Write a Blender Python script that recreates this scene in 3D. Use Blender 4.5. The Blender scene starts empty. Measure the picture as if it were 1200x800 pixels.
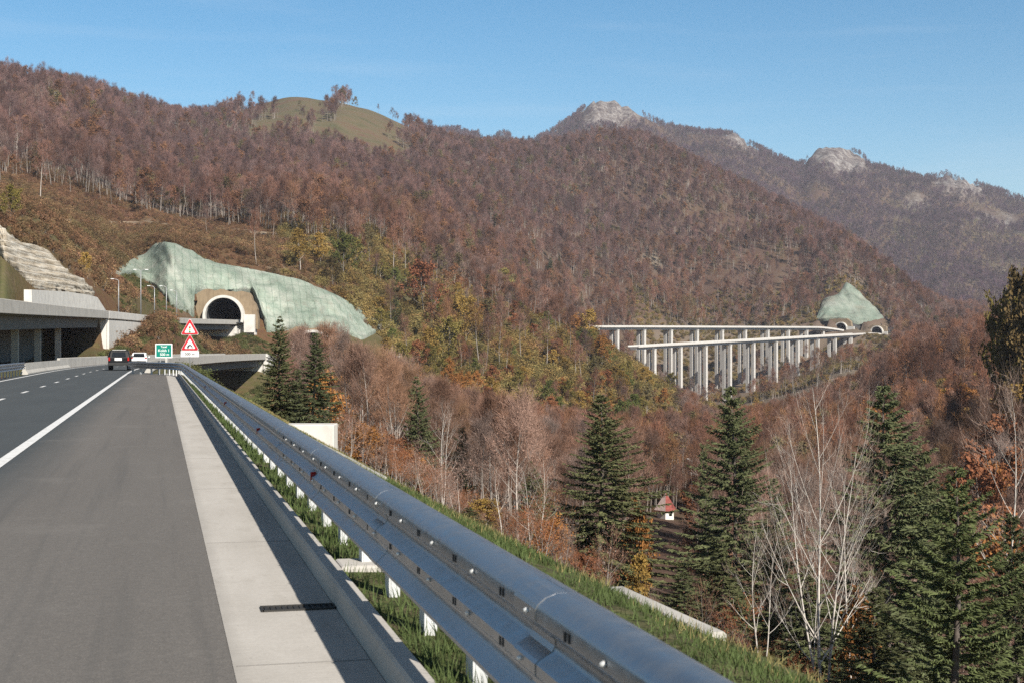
import bpy, math, random
import numpy as np
from mathutils import Vector, Matrix

# ------------------------------------------------------------------ camera, sky, sun, exposure
sc = bpy.context.scene
COL = sc.collection
F = 50.0 / 36.0 * 1200.0            # focal length in photo pixels
HZ = 410.0                          # image row of the horizon
EYE = 1.8
YAW = math.atan(412.0 / F)
SY, CY = math.sin(YAW), math.cos(YAW)

cam_d = bpy.data.cameras.new("camera")
cam = bpy.data.objects.new("camera", cam_d)
COL.objects.link(cam)
cam.location = (0, 0, EYE)
cam.rotation_euler = (math.radians(90), 0, -YAW)
cam_d.lens = 50.0
cam_d.sensor_width = 36.0
cam_d.shift_y = (HZ - 400.0) / 1200.0
cam_d.clip_start = 0.05
cam_d.clip_end = 20000
cam_d.dof.use_dof = True
cam_d.dof.focus_distance = 70.0
cam_d.dof.aperture_fstop = 7.1
sc.camera = cam

SUN_EL, SUN_OFF = math.radians(35), math.radians(18)
SUNV = Vector((math.sin(SUN_OFF) * math.cos(SUN_EL), -math.cos(SUN_OFF) * math.cos(SUN_EL), math.sin(SUN_EL)))
world = bpy.data.worlds.new("World")
sc.world = world
world.use_nodes = True
wn, wl = world.node_tree.nodes, world.node_tree.links
wn.clear()
w_out = wn.new("ShaderNodeOutputWorld")
w_bg = wn.new("ShaderNodeBackground")
w_sky = wn.new("ShaderNodeTexSky")
w_sky.sky_type = 'NISHITA'
w_sky.sun_disc = False
w_sky.sun_elevation = SUN_EL
w_sky.sun_rotation = math.atan2(SUNV.x, SUNV.y)
w_sky.altitude = 600
w_sky.air_density = 1.0
w_sky.dust_density = 0.25
w_sky.ozone_density = 1.2
w_bg.inputs['Strength'].default_value = 0.08
# thin wisps of cirrus, low over the right-hand ridge
w_tc = wn.new("ShaderNodeTexCoord")
w_map = wn.new("ShaderNodeMapping")
w_map.inputs['Scale'].default_value = (3.0, 3.0, 34.0)
w_map.inputs['Rotation'].default_value = (0.05, -0.05, 0)
w_noi = wn.new("ShaderNodeTexNoise")
w_noi.inputs['Scale'].default_value = 2.0
w_noi.inputs['Detail'].default_value = 5.0
w_rmp = wn.new("ShaderNodeMapRange")
w_rmp.inputs['From Min'].default_value = 0.52
w_rmp.inputs['From Max'].default_value = 0.85
w_rmp.inputs['To Max'].default_value = 0.12
w_mix = wn.new("ShaderNodeMixRGB")
w_mix.inputs['Color2'].default_value = (7.0, 7.6, 8.2, 1)
wl.new(w_tc.outputs['Generated'], w_map.inputs['Vector'])
wl.new(w_map.outputs['Vector'], w_noi.inputs['Vector'])
wl.new(w_noi.outputs['Fac'], w_rmp.inputs['Value'])
wl.new(w_rmp.outputs['Result'], w_mix.inputs['Fac'])
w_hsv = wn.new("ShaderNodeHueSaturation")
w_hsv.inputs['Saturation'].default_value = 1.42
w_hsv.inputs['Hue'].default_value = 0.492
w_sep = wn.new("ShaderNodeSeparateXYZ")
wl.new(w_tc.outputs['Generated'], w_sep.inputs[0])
for sock, lo, hi in (('Saturation', 1.42, 0.8), ('Value', 1.0, 0.52)):     # paler, dimmer towards the unseen zenith, to darken and neutralise the shadows
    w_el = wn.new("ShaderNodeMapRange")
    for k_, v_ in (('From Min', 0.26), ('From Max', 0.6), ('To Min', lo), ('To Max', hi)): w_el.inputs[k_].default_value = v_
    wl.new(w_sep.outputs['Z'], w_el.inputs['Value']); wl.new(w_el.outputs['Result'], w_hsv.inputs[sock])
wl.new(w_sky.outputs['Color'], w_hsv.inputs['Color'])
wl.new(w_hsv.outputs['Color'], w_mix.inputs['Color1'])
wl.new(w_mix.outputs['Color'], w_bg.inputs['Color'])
wl.new(w_bg.outputs['Background'], w_out.inputs['Surface'])

sun_d = bpy.data.lights.new("sun", 'SUN')
sun_d.energy = 5.0
sun_d.angle = math.radians(0.53)
sun_d.color = (1.0, 0.93, 0.83)
sun = bpy.data.objects.new("sun", sun_d)
COL.objects.link(sun)
sun.rotation_euler = (-SUNV).to_track_quat('-Z', 'Y').to_euler()
sun.location = SUNV * 100

vs = sc.view_settings
vs.view_transform = 'Standard'
vs.look = 'None'
vs.exposure = 0.62
vs.gamma = 1.0
vs.use_curve_mapping = False
sc.render.engine = 'CYCLES'
cy = sc.cycles
cy.max_bounces = 5
cy.diffuse_bounces = 2
cy.glossy_bounces = 3
cy.transmission_bounces = 3
cy.volume_bounces = 0
cy.transparent_max_bounces = 4
cy.caustics_reflective = False
cy.caustics_refractive = False
cy.use_denoising = False
cy.use_adaptive_sampling = False

# ------------------------------------------------------------------ helpers
def W(px, py, d):
    """photo pixel + depth -> world point"""
    u = (px - 600.0) / F * d
    return Vector((SY * d + CY * u, CY * d - SY * u, EYE + (HZ - py) / F * d))

def to_pxd(x, y):
    d = SY * x + CY * y
    u = CY * x - SY * y
    return 600.0 + F * u / np.maximum(d, 0.01), d

def tag(o, label=None, cat=None, group=None, kind=None):
    if label: o["label"] = label
    if cat: o["category"] = cat
    if group: o["group"] = group
    if kind: o["kind"] = kind
    return o

def empty(name, loc=(0, 0, 0), rz=0.0):
    o = bpy.data.objects.new(name, None)
    o.empty_display_size = 0.3
    COL.objects.link(o)
    o.location = loc
    o.rotation_euler = (0, 0, rz)
    return o

class MB:
    """collects quads / triangles and links them as ONE mesh object"""
    def __init__(self):
        self.v, self.q, self.n = [], [], 0
        self.attr = []
    def add(self, verts, faces, mat=0, smooth=False):
        verts = np.asarray(verts, dtype=np.float64).reshape(-1, 3)
        self.v.append(verts)
        if isinstance(faces, np.ndarray):
            self.q.append((faces + self.n, mat, smooth))
        else:
            by = {}
            for f in faces: by.setdefault(len(f), []).append(f)
            for k, fs in by.items():
                self.q.append((np.array(fs, dtype=np.int64) + self.n, mat, smooth))
        self.n += len(verts)
        return self
    def box(self, c, s, rz=0.0, mat=0, taper=1.0):
        hx, hy, hz = s[0] / 2, s[1] / 2, s[2] / 2
        p = []
        for z, t in ((-hz, 1.0), (hz, taper)):
            for x, y in ((-hx, -hy), (hx, -hy), (hx, hy), (-hx, hy)):
                X, Y = x * t, y * t
                p.append((c[0] + X * math.cos(rz) - Y * math.sin(rz), c[1] + X * math.sin(rz) + Y * math.cos(rz), c[2] + z))
        return self.add(p, [(0, 3, 2, 1), (4, 5, 6, 7), (0, 1, 5, 4), (1, 2, 6, 5), (2, 3, 7, 6), (3, 0, 4, 7)], mat)
    def tube(self, pts, rad, sides=8, mat=0, smooth=True, cap=False):
        pts = np.asarray(pts, float)
        rad = np.broadcast_to(np.asarray(rad, float), (len(pts),))
        t = np.gradient(pts, axis=0)
        t /= np.linalg.norm(t, axis=1)[:, None] + 1e-9
        ref = np.array([1.0, 0, 0]) if abs(t[0][0]) < 0.8 else np.array([0, 1.0, 0])
        a = np.cross(t, ref); a /= np.linalg.norm(a, axis=1)[:, None] + 1e-9
        b = np.cross(t, a)
        ang = np.arange(sides) * 2 * math.pi / sides
        ring = (a[:, None, :] * np.cos(ang)[None, :, None] + b[:, None, :] * np.sin(ang)[None, :, None]) * rad[:, None, None] + pts[:, None, :]
        i = np.arange(len(pts) - 1)[:, None] * sides
        j = np.arange(sides)[None, :]
        j2 = (j + 1) % sides
        q = np.stack([i + j, i + j2, i + sides + j2, i + sides + j], -1).reshape(-1, 4)
        self.add(ring.reshape(-1, 3), q, mat, smooth)
        if cap:
            k = self.n - len(pts) * sides
            m = self.n - sides
            self.q.append((np.array([list(range(k, k + sides))[::-1]]), mat, False))
            self.q.append((np.array([list(range(m, m + sides))]), mat, False))
        return self
    def loft(self, rows, mat=0, smooth=False, closed=False, caps=False):
        """rows: list of equal-length point lists"""
        rows = np.asarray(rows, float)
        R, C = rows.shape[:2]
        i = np.arange(R - 1)[:, None] * C
        m = C if closed else C - 1
        j = np.arange(m)[None, :]
        j2 = (j + 1) % C
        q = np.stack([i + j, i + j2, i + C + j2, i + C + j], -1).reshape(-1, 4)
        k = self.n
        self.add(rows.reshape(-1, 3), q, mat, smooth)
        if caps:
            self.q.append((np.array([list(range(k, k + C))[::-1]]), mat, False))
            self.q.append((np.array([list(range(k + (R - 1) * C, k + R * C))]), mat, False))
        return self
    def prism(self, poly, off, mat=0):
        """planar polygon (3-D points) extruded along the vector off"""
        poly = [Vector(p) for p in poly]; off = Vector(off)
        n = len(poly)
        v = [tuple(p) for p in poly] + [tuple(p + off) for p in poly]
        f = [tuple(range(n))[::-1], tuple(range(n, 2 * n))] + [(i, (i + 1) % n, n + (i + 1) % n, n + i) for i in range(n)]
        return self.add(v, f, mat)
    def mesh(self, name, mats):
        me = bpy.data.meshes.new(name)
        v = np.concatenate(self.v) if self.v else np.zeros((0, 3))
        me.vertices.add(len(v))
        me.vertices.foreach_set("co", v.astype(np.float32).ravel())
        nl = sum(f.size for f, _, _ in self.q)
        npoly = sum(len(f) for f, _, _ in self.q)
        me.loops.add(nl); me.polygons.add(npoly)
        li = np.concatenate([f.ravel() for f, _, _ in self.q]).astype(np.int32)
        tot = np.concatenate([np.full(len(f), f.shape[1]) for f, _, _ in self.q]).astype(np.int32)
        st = np.concatenate([[0], np.cumsum(tot)[:-1]]).astype(np.int32)
        me.loops.foreach_set("vertex_index", li)
        me.polygons.foreach_set("loop_start", st)
        me.polygons.foreach_set("loop_total", tot)
        me.polygons.foreach_set("material_index", np.concatenate([np.full(len(f), m) for f, m, _ in self.q]).astype(np.int32))
        me.polygons.foreach_set("use_smooth", np.concatenate([np.full(len(f), bool(s)) for f, _, s in self.q]))
        for m in (mats if isinstance(mats, (list, tuple)) else [mats]):
            me.materials.append(m)
        me.update(calc_edges=True)
        me.validate()
        return me
    def build(self, name, mats, parent=None, loc=None):
        return put(name, self.mesh(name, mats), parent, loc)

def put(name, me, parent=None, loc=None, rz=0.0):
    o = bpy.data.objects.new(name, me)
    COL.objects.link(o)
    if parent is not None: o.parent = parent
    if loc is not None: o.location = loc
    if rz: o.rotation_euler = (0, 0, rz)
    return o

def copy_tree(o, parent=None):
    c = o.copy(); COL.objects.link(c)
    if parent is not None: c.parent = parent
    for ch in list(o.children): copy_tree(ch, c)
    return c

def bevel(o, w=0.02, seg=2):
    m = o.modifiers.new("bevel", 'BEVEL'); m.width = w; m.segments = seg; m.limit_method = 'ANGLE'
    return o

# ------------------------------------------------------------------ materials
class NT:
    def __init__(self, name):
        self.m = bpy.data.materials.new(name); self.m.use_nodes = True
        self.n, self.l = self.m.node_tree.nodes, self.m.node_tree.links
        self.b = self.n["Principled BSDF"]
    def node(self, t, **kw):
        x = self.n.new(t)
        for k, v in kw.items():
            if k in x.inputs.keys(): x.inputs[k].default_value = v
            else: setattr(x, k, v)
        return x
    def coord(self, kind='Object', scale=(1, 1, 1)):
        t = self.node("ShaderNodeTexCoord"); mp = self.node("ShaderNodeMapping")
        mp.inputs['Scale'].default_value = scale
        if kind == 'World':
            g = self.node("ShaderNodeNewGeometry"); self.l.new(g.outputs['Position'], mp.inputs['Vector'])
        else:
            self.l.new(t.outputs[kind], mp.inputs['Vector'])
        return mp.outputs['Vector']
    def noise(self, vec, scale, detail=4.0, rough=0.55):
        x = self.node("ShaderNodeTexNoise", Scale=scale, Detail=detail, Roughness=rough)
        self.l.new(vec, x.inputs['Vector']); return x.outputs['Fac']
    def ramp(self, fac, stops):
        r = self.node("ShaderNodeValToRGB"); e = r.color_ramp.elements
        while len(e) < len(stops): e.new(0.5)
        for i, (p, c) in enumerate(stops):
            e[i].position = p; e[i].color = (*c, 1) if len(c) == 3 else c
        self.l.new(fac, r.inputs['Fac']); return r.outputs['Color']
    def mix(self, fac, a, b, mode='MIX'):
        x = self.node("ShaderNodeMixRGB", blend_type=mode)
        for s, v in (('Fac', fac), ('Color1', a), ('Color2', b)):
            if hasattr(v, 'is_linked') or hasattr(v, 'links'): self.l.new(v, x.inputs[s])
            else: x.inputs[s].default_value = v if s == 'Fac' else ((*v, 1) if len(v) == 3 else v)
        return x.outputs['Color']
    def math(self, op, a, b=0.0, clamp=False):
        x = self.node("ShaderNodeMath", operation=op, use_clamp=clamp)
        for i, v in enumerate((a, b)):
            if hasattr(v, 'links'): self.l.new(v, x.inputs[i])
            else: x.inputs[i].default_value = v
        return x.outputs[0]
    def rng(self, v, a, b, c=0.0, d=1.0):
        x = self.node("ShaderNodeMapRange"); self.l.new(v, x.inputs['Value'])
        for k, q in (('From Min', a), ('From Max', b), ('To Min', c), ('To Max', d)): x.inputs[k].default_value = q
        return x.outputs['Result']
    def color(self, c):
        if hasattr(c, 'links'): self.l.new(c, self.b.inputs['Base Color'])
        else: self.b.inputs['Base Color'].default_value = (*c, 1)
        return self
    def bump(self, h, strength=0.3, dist=0.02):
        x = self.node("ShaderNodeBump", Strength=strength, Distance=dist)
        self.l.new(h, x.inputs['Height']); self.l.new(x.outputs['Normal'], self.b.inputs['Normal']); return self
    def set(self, rough=0.8, metal=0.0, spec=0.3):
        self.b.inputs['Roughness'].default_value = rough
        self.b.inputs['Metallic'].default_value = metal
        self.b.inputs['Specular IOR Level'].default_value = spec
        return self

def mul(c, k): return tuple(x * k for x in c)

def simple(name, col, rough=0.7, metal=0.0, var=0.18, scale=3.0, bump=0.0, spec=0.3, coord='World'):
    t = NT(name); v = t.coord(coord)
    n = t.noise(v, scale, 5.0)
    t.color(t.ramp(n, [(0.3, mul(col, 1 - var)), (0.7, mul(col, 1 + var))])).set(rough, metal, spec)
    if bump: t.bump(t.noise(v, scale * 8, 4.0), bump, 0.01)
    return t.m

def concrete(name, col, streak=0.25):
    t = NT(name); v = t.coord('World')
    n = t.noise(v, 0.7, 6.0, 0.62)
    c = t.ramp(n, [(0.28, mul(col, 0.78)), (0.5, col), (0.75, mul(col, 1.12))])
    v2 = t.coord('World', (1.2, 1.2, 0.08))
    s = t.rng(t.noise(v2, 2.4, 5.0), 0.5, 0.72, 0.0, streak)
    c = t.mix(s, c, mul(col, 0.5))
    f = t.rng(t.noise(v, 30.0, 3.0), 0.3, 0.7, 0.92, 1.06)
    c = t.mix(1.0, c, f, 'MULTIPLY')
    t.color(c).set(0.85, 0, 0.25).bump(t.noise(v, 40, 4), 0.25, 0.004)
    return t.m

M = {}
M['concrete'] = concrete('pale_concrete', (0.44, 0.42, 0.385))
M['concrete_far'] = concrete('viaduct_concrete', (0.52, 0.5, 0.47), 0.12)
M['concrete_dark'] = concrete('dark_concrete', (0.2, 0.19, 0.18))  # darker concrete for decks, piers, back wall and joints
M['concrete_tan'] = concrete('tan_shotcrete', (0.25, 0.19, 0.125), .5)
M['white_wall'] = concrete('white_concrete', (0.6, 0.58, 0.54), 0.3)
M['lining'] = simple('tunnel_lining', (0.06, 0.06, 0.06), 0.9)  # dark tone stands in for tunnel shade where sun would reach in
M['galv'] = simple('galvanised_steel', (0.40, 0.42, 0.46), 0.34, 0.9, 0.22, 4.0, 0.03)
def galv():
    t = NT('galvanised_steel_sheet'); v = t.coord('World')
    n = t.noise(v, 9.0, 6.0, 0.7); n2 = t.noise(t.coord('World', (1, .25, 4)), 2.0, 5.0)
    c = t.ramp(n, [(0.3, (0.27, 0.275, 0.29)), (0.7, (0.40, 0.405, 0.415))])
    c = t.mix(t.rng(n2, .52, .75, 0, .55), c, (0.22, 0.215, 0.20))
    t.color(c).set(0.34, 0.9, 0.3)
    t.l.new(t.rng(n, .3, .7, .26, .46), t.b.inputs['Roughness'])
    return t.bump(t.noise(v, 3.0, 3.0), .06, .01).m
M['galv'] = galv()
M['post'] = simple('galvanised_post', (0.55, 0.56, 0.56), 0.55, 0.25, 0.12, 7.0)
M['slot'] = simple('slot_shadow_steel', (0.03, 0.03, 0.03), 0.8)
M['bolt'] = simple('zinc_bolt', (0.75, 0.75, 0.73), 0.4, 0.3)
M['red'] = simple('red_reflector', (0.32, 0.012, 0.012), 0.3)
M['grate'] = simple('cast_iron', (0.045, 0.043, 0.04), 0.7, 0.3)
M['sign_green'] = simple('sign_green_sheet', (0.0, 0.20, 0.15), 0.5, 0, 0.05)
M['sign_white'] = simple('sign_white_sheet', (0.78, 0.78, 0.78), 0.5, 0, 0.04)
M['sign_red'] = simple('sign_red_sheet', (0.5, 0.02, 0.03), 0.5, 0, 0.05)
M['sign_black'] = simple('sign_black_sheet', (0.02, 0.02, 0.02), 0.5)
M['sign_yellow'] = simple('sign_yellow_sheet', (0.6, 0.4, 0.03), 0.5)
M['sign_lime'] = simple('sign_lamp_green_sheet', (0.03, 0.25, 0.06), 0.5)
M['steel'] = simple('grey_steel', (0.4, 0.41, 0.42), 0.5, 0.5)
M['wood_pole'] = simple('pale_wood_pole', (0.5, 0.46, 0.4), 0.9)
M['tyre'] = simple('black_rubber', (0.015, 0.015, 0.015), 0.85)
M['glass'] = simple('dark_car_glass', (0.012, 0.014, 0.016), 0.08, 0, 0.05, spec=0.6)
M['car_black'] = simple('black_car_paint', (0.003, 0.003, 0.004), 0.4, 0.0, 0.05, spec=0.25)
M['car_white'] = simple('white_car_paint', (0.78, 0.78, 0.78), 0.2, 0, 0.02, spec=0.6)
M['tail'] = simple('red_tail_lamp', (0.35, 0.01, 0.01), 0.2)
M['trim'] = simple('dark_plastic_trim', (0.03, 0.03, 0.03), 0.6)
M['plate'] = simple('plate_white', (0.7, 0.7, 0.7), 0.5)
M['roof_red'] = simple('red_roof_tiles', (0.22, 0.06, 0.05), 0.8, 0, 0.35, 3.0)
M['roof_glare'] = simple('sun_glare_roof', (0.52, 0.40, 0.37), 0.8, 0, 0.2, 3.0)  # pale pink for sun glare on one face of the red roof
M['plaster'] = simple('white_plaster', (0.7, 0.68, 0.64), 0.85, 0, 0.08)
M['paint'] = None

def asphalt(name, a, b, dark_patch):
    t = NT(name); v = t.coord('World')
    big = t.noise(t.coord('World', (1.0, 0.12, 1.0)), 0.9, 6.0, 0.6)
    c = t.ramp(big, [(0.3, a), (0.7, b)])
    sp = t.noise(v, 90.0, 2.0, 0.7)
    c = t.mix(1.0, c, t.ramp(sp, [(0.3, (0.72, 0.72, 0.72)), (0.55, (1.0, 1.0, 1.0)), (0.75, (1.45, 1.43, 1.4))]), 'MULTIPLY')
    st = t.rng(t.noise(v, 0.35, 3.0), 0.55, 0.75, 0.0, 0.3)
    c = t.mix(st, c, dark_patch)
    t.color(c).set(0.82, 0, 0.3).bump(sp, 0.5, 0.006)
    return t.m
M['lane'] = asphalt('lane_asphalt', (0.056, 0.063, 0.067), (0.070, 0.078, 0.081), (0.045, 0.050, 0.054))
M['shoulder'] = asphalt('shoulder_asphalt', (0.098, 0.092, 0.087), (0.122, 0.115, 0.108), (0.088, 0.083, 0.079))
def paint():
    t = NT('road_paint'); v = t.coord('World')
    n = t.noise(v, 5.0, 6.0, 0.7)
    t.color(t.ramp(n, [(0.3, (0.45, 0.45, 0.44)), (0.5, (0.7, 0.7, 0.69)), (0.8, (0.78, 0.78, 0.77))])).set(0.6)
    return t.m
M['paint'] = paint()

def gutter_mat():
    t = NT('gutter_concrete'); v = t.coord('World')
    n = t.noise(t.coord('World', (1, 0.3, 1)), 1.6, 6.0, 0.6)
    c = t.ramp(n, [(0.3, (0.40, 0.375, 0.34)), (0.55, (0.46, 0.435, 0.40)), (0.8, (0.50, 0.475, 0.44))])
    br = t.noise(t.coord('World', (3, 60, 1)), 1.0, 3.0)
    c = t.mix(1.0, c, t.rng(br, 0.3, 0.7, 0.93, 1.05), 'MULTIPLY')
    sp = t.noise(v, 60, 3)
    c = t.mix(1.0, c, t.rng(sp, 0.25, 0.7, 0.88, 1.05), 'MULTIPLY')
    st_ = t.rng(t.noise(t.coord('World', (1.2, .35, 1)), 2.2, 6.0, .7), .54, .72, 0, .38)
    c = t.mix(st_, c, (0.25, 0.225, 0.19))
    vo = t.node("ShaderNodeTexVoronoi", Scale=9.0); t.l.new(v, vo.inputs['Vector'])
    c = t.mix(t.rng(vo.outputs['Distance'], .03, .09, .55, 0.0), c, (0.13, 0.11, 0.09))
    # grime creeping in from the asphalt side
    sx = t.node("ShaderNodeSeparateXYZ"); g = t.node("ShaderNodeNewGeometry"); t.l.new(g.outputs['Position'], sx.inputs[0])
    wob = t.math('ADD', sx.outputs['X'], t.math('MULTIPLY', t.noise(v, 3.0, 5.0), 0.12))
    c = t.mix(t.rng(wob, 0.42, 0.56, 0.45, 0.0), c, (0.2, 0.19, 0.175))
    t.color(c).set(0.88, 0, 0.2).bump(sp, 0.25, 0.003)
    return t.m
M['gutter'] = gutter_mat()

# vegetation materials: every instance gets its own tint
def twig_mat(name, stops, zmix=None, spread=0.42, rough=0.9, trans=0.0):
    t = NT(name)
    oi = t.node("ShaderNodeObjectInfo")
    n = t.node("ShaderNodeTexNoise", Scale=0.011, Detail=4.0, Roughness=0.6); t.l.new(oi.outputs['Location'], n.inputs['Vector'])
    f = t.math('ADD', t.math('MULTIPLY', t.rng(n.outputs['Fac'], 0.3, 0.7), 0.5), t.math('MULTIPLY', oi.outputs['Random'], 0.5), True)
    c = t.ramp(f, stops)
    if zmix:
        sx = t.node("ShaderNodeSeparateXYZ"); t.l.new(oi.outputs['Location'], sx.inputs[0])
        c = t.mix(t.rng(sx.outputs['Z'], zmix[0], zmix[1], 0.0, zmix[2]), c, zmix[3])
    wn_ = t.node("ShaderNodeTexWhiteNoise", noise_dimensions='1D'); t.l.new(oi.outputs['Random'], wn_.inputs['W'])
    c = t.mix(1.0, c, t.rng(wn_.outputs['Value'], 0, 1, 1 - spread, 1 + spread), 'MULTIPLY')
    n9 = t.node('ShaderNodeTexNoise', Scale=0.03, Detail=3.0, Roughness=0.6); t.l.new(oi.outputs['Location'], n9.inputs['Vector'])
    c = t.mix(1.0, c, t.rng(n9.outputs['Fac'], 0.32, 0.68, 0.68, 1.32), 'MULTIPLY')
    p = t.noise(t.coord('Object'), 1.3, 3.0)
    c = t.mix(1.0, c, t.rng(p, 0.3, 0.7, 0.75, 1.25), 'MULTIPLY')
    t.color(c).set(rough, 0, 0.1)
    return t.m
M['twig'] = twig_mat('beech_twigs', [(0.0, (0.20, 0.148, 0.12)), (0.22, (0.158, 0.11, 0.094)), (0.42, (0.175, 0.098, 0.074)), (0.6, (0.195, 0.092, 0.058)), (0.8, (0.215, 0.115, 0.055)), (1.0, (0.19, 0.135, 0.066))],
                     (10, 120, 0.72, (0.128, 0.080, 0.080)))
M['twig_near'] = twig_mat('near_twigs', [(0.0, (0.215, 0.165, 0.135)), (0.25, (0.185, 0.14, 0.122)), (0.45, (0.20, 0.128, 0.10)), (0.65, (0.215, 0.118, 0.08)), (0.85, (0.22, 0.135, 0.078)), (1.0, (0.20, 0.15, 0.09))])
M['twig_far'] = twig_mat('far_twigs', [(0.0, (0.112, 0.066, 0.088)), (0.5, (0.105, 0.067, 0.078)), (1.0, (0.105, 0.084, 0.06))])  # purple cast of the distant haze is put into the twig colour
M['bark'] = twig_mat('beech_bark', [(0.0, (0.20, 0.175, 0.155)), (1.0, (0.33, 0.295, 0.265))])
M['birch'] = simple('birch_bark', (0.50, 0.465, 0.42), 0.8, 0, 0.22, 5.0)
M['birch_twig'] = simple('birch_twigs', (0.26, 0.19, 0.155), 0.9, 0, 0.2, 4.0)
M['fir_bark'] = simple('fir_bark', (0.12, 0.10, 0.085), 0.9, 0, 0.3, 4.0)
M['needle'] = twig_mat('fir_needles', [(0.0, (0.075, 0.088, 0.044)), (0.5, (0.092, 0.103, 0.048)), (1.0, (0.115, 0.118, 0.052))], None, 0.15)
M['needle_light'] = twig_mat('spruce_needles', [(0.0, (0.082, 0.102, 0.042)), (1.0, (0.10, 0.12, 0.048))], None, 0.1)
def leaf_set(name, a, b): return twig_mat(name, [(0.0, a), (1.0, b)], None, 0.2)
M['leaf_ochre'] = leaf_set('ochre_leaves', (0.22, 0.145, 0.042), (0.26, 0.165, 0.045))
M['leaf_orange'] = leaf_set('orange_leaves', (0.26, 0.11, 0.04), (0.30, 0.145, 0.042))
M['leaf_rust'] = leaf_set('rust_leaves', (0.20, 0.078, 0.042), (0.23, 0.10, 0.046))
M['leaf_olive'] = leaf_set('olive_leaves', (0.15, 0.13, 0.04), (0.20, 0.155, 0.045))
M['leaf_green'] = leaf_set('green_leaves', (0.10, 0.12, 0.035), (0.13, 0.135, 0.04))
M['leaf_dark'] = leaf_set('dark_leaves', (0.06, 0.05, 0.026), (0.12, 0.082, 0.035))
M['leaf_late'] = leaf_set('late_brown_leaves', (0.15, 0.072, 0.045), (0.19, 0.10, 0.05))
M['leaf_dull'] = leaf_set('dull_olive_leaves', (0.11, 0.09, 0.045), (0.14, 0.115, 0.055))
M['shrub'] = twig_mat('slope_shrub_leaves', [(0.0, (0.15, 0.08, 0.058)), (0.35, (0.165, 0.09, 0.05)), (0.65, (0.15, 0.10, 0.052)), (1.0, (0.145, 0.12, 0.055))])
M['shrub_olive'] = twig_mat('spur_shrub_leaves', [(0.0, (0.20, 0.11, 0.05)), (0.4, (0.20, 0.14, 0.05)), (0.7, (0.165, 0.14, 0.055)), (1.0, (0.22, 0.12, 0.04))])
M['shrub_bank'] = twig_mat('bank_scrub_leaves', [(0.0, (0.13, 0.10, 0.05)), (0.4, (0.09, 0.092, 0.038)), (0.7, (0.075, 0.09, 0.032)), (1.0, (0.12, 0.09, 0.042))])
M['grass'] = simple('grass_blades', (0.062, 0.088, 0.026), 0.8, 0, 0.45, 2.5)
M['dry_grass'] = simple('dry_grass_blades', (0.20, 0.17, 0.07), 0.85, 0, 0.35, 1.2)

# ------------------------------------------------------------------ value noise
_rs = np.random.RandomState(7)
_perm = np.concatenate([_rs.permutation(512)] * 2)
_val = _rs.rand(512)
def vnoise(x, y):
    xi, yi = np.floor(x).astype(int), np.floor(y).astype(int)
    fx, fy = x - xi, y - yi
    fx, fy = fx * fx * (3 - 2 * fx), fy * fy * (3 - 2 * fy)
    def h(a, b): return _val[_perm[(_perm[a & 511] + b) & 511]]
    a, b, c, d = h(xi, yi), h(xi + 1, yi), h(xi, yi + 1), h(xi + 1, yi + 1)
    return (a + (b - a) * fx + (c - a) * fy + (a - b - c + d) * fx * fy) * 2 - 1
def fbm(x, y, s, o=5, g=0.5):
    r, a, f = 0, 1.0, 1.0 / s
    for k in range(o):
        r = r + a * vnoise(x * f + 17.3 * k, y * f - 9.1 * k); a *= g; f *= 2.03
    return r
def sstep(a, b, x):
    t = np.clip((x - a) / (b - a), 0, 1); return t * t * (3 - 2 * t)

# ------------------------------------------------------------------ road axes
def road_x(Y):            # axis of our carriageway
    Y = np.asarray(Y, float); return -5.7 + 0.000505 * np.maximum(Y - 115, 0) ** 2
LY = np.array([0, 60, 135, 200, 270, 330, 380, 438, 520.])
LXR = np.array([-16.5, -15.5, -14, -12.0, -8, 0, 9.5, 24, 48.])
LZP = np.array([4.6, 5.2, 6.4, 7.6, 8.8, 9.2, 9.9, 10.8, 11.6])   # top of the right parapet
def smooth_interp(x, xp, fp):
    xx = np.linspace(xp[0], xp[-1], 400); yy = np.interp(xx, xp, fp)
    k = np.ones(31) / 31; yy = np.convolve(np.pad(yy, 15, 'reflect', reflect_type='odd'), k, 'valid')
    return np.interp(x, xx, yy)
def left_xr(Y): return smooth_interp(np.asarray(Y, float), LY, LXR)
def left_zp(Y): return smooth_interp(np.asarray(Y, float), LY, LZP)
LW = 10.6                  # width of the upper carriageway

def path_frame(fx, Ys):
    Ys = np.asarray(Ys, float); X = fx(Ys)
    dX = (fx(Ys + 0.5) - fx(Ys - 0.5))
    n = np.stack([np.ones_like(dX), -dX], -1); n /= np.linalg.norm(n, axis=1)[:, None]   # to the right of travel
    return X, Ys, n
def sweep(mb, fx, fz, Ys, prof, mat=0, closed=True, caps=True, smooth=False):
    X, Y, n = path_frame(fx, Ys); Z = fz(Y)
    rows = []
    for i in range(len(Y)):
        rows.append([(X[i] + n[i, 0] * o, Y[i] + n[i, 1] * o, Z[i] + z) for o, z in prof])
    return mb.loft(rows, mat, smooth, closed, caps)
zero = lambda Y: np.zeros_like(np.asarray(Y, float))

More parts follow.
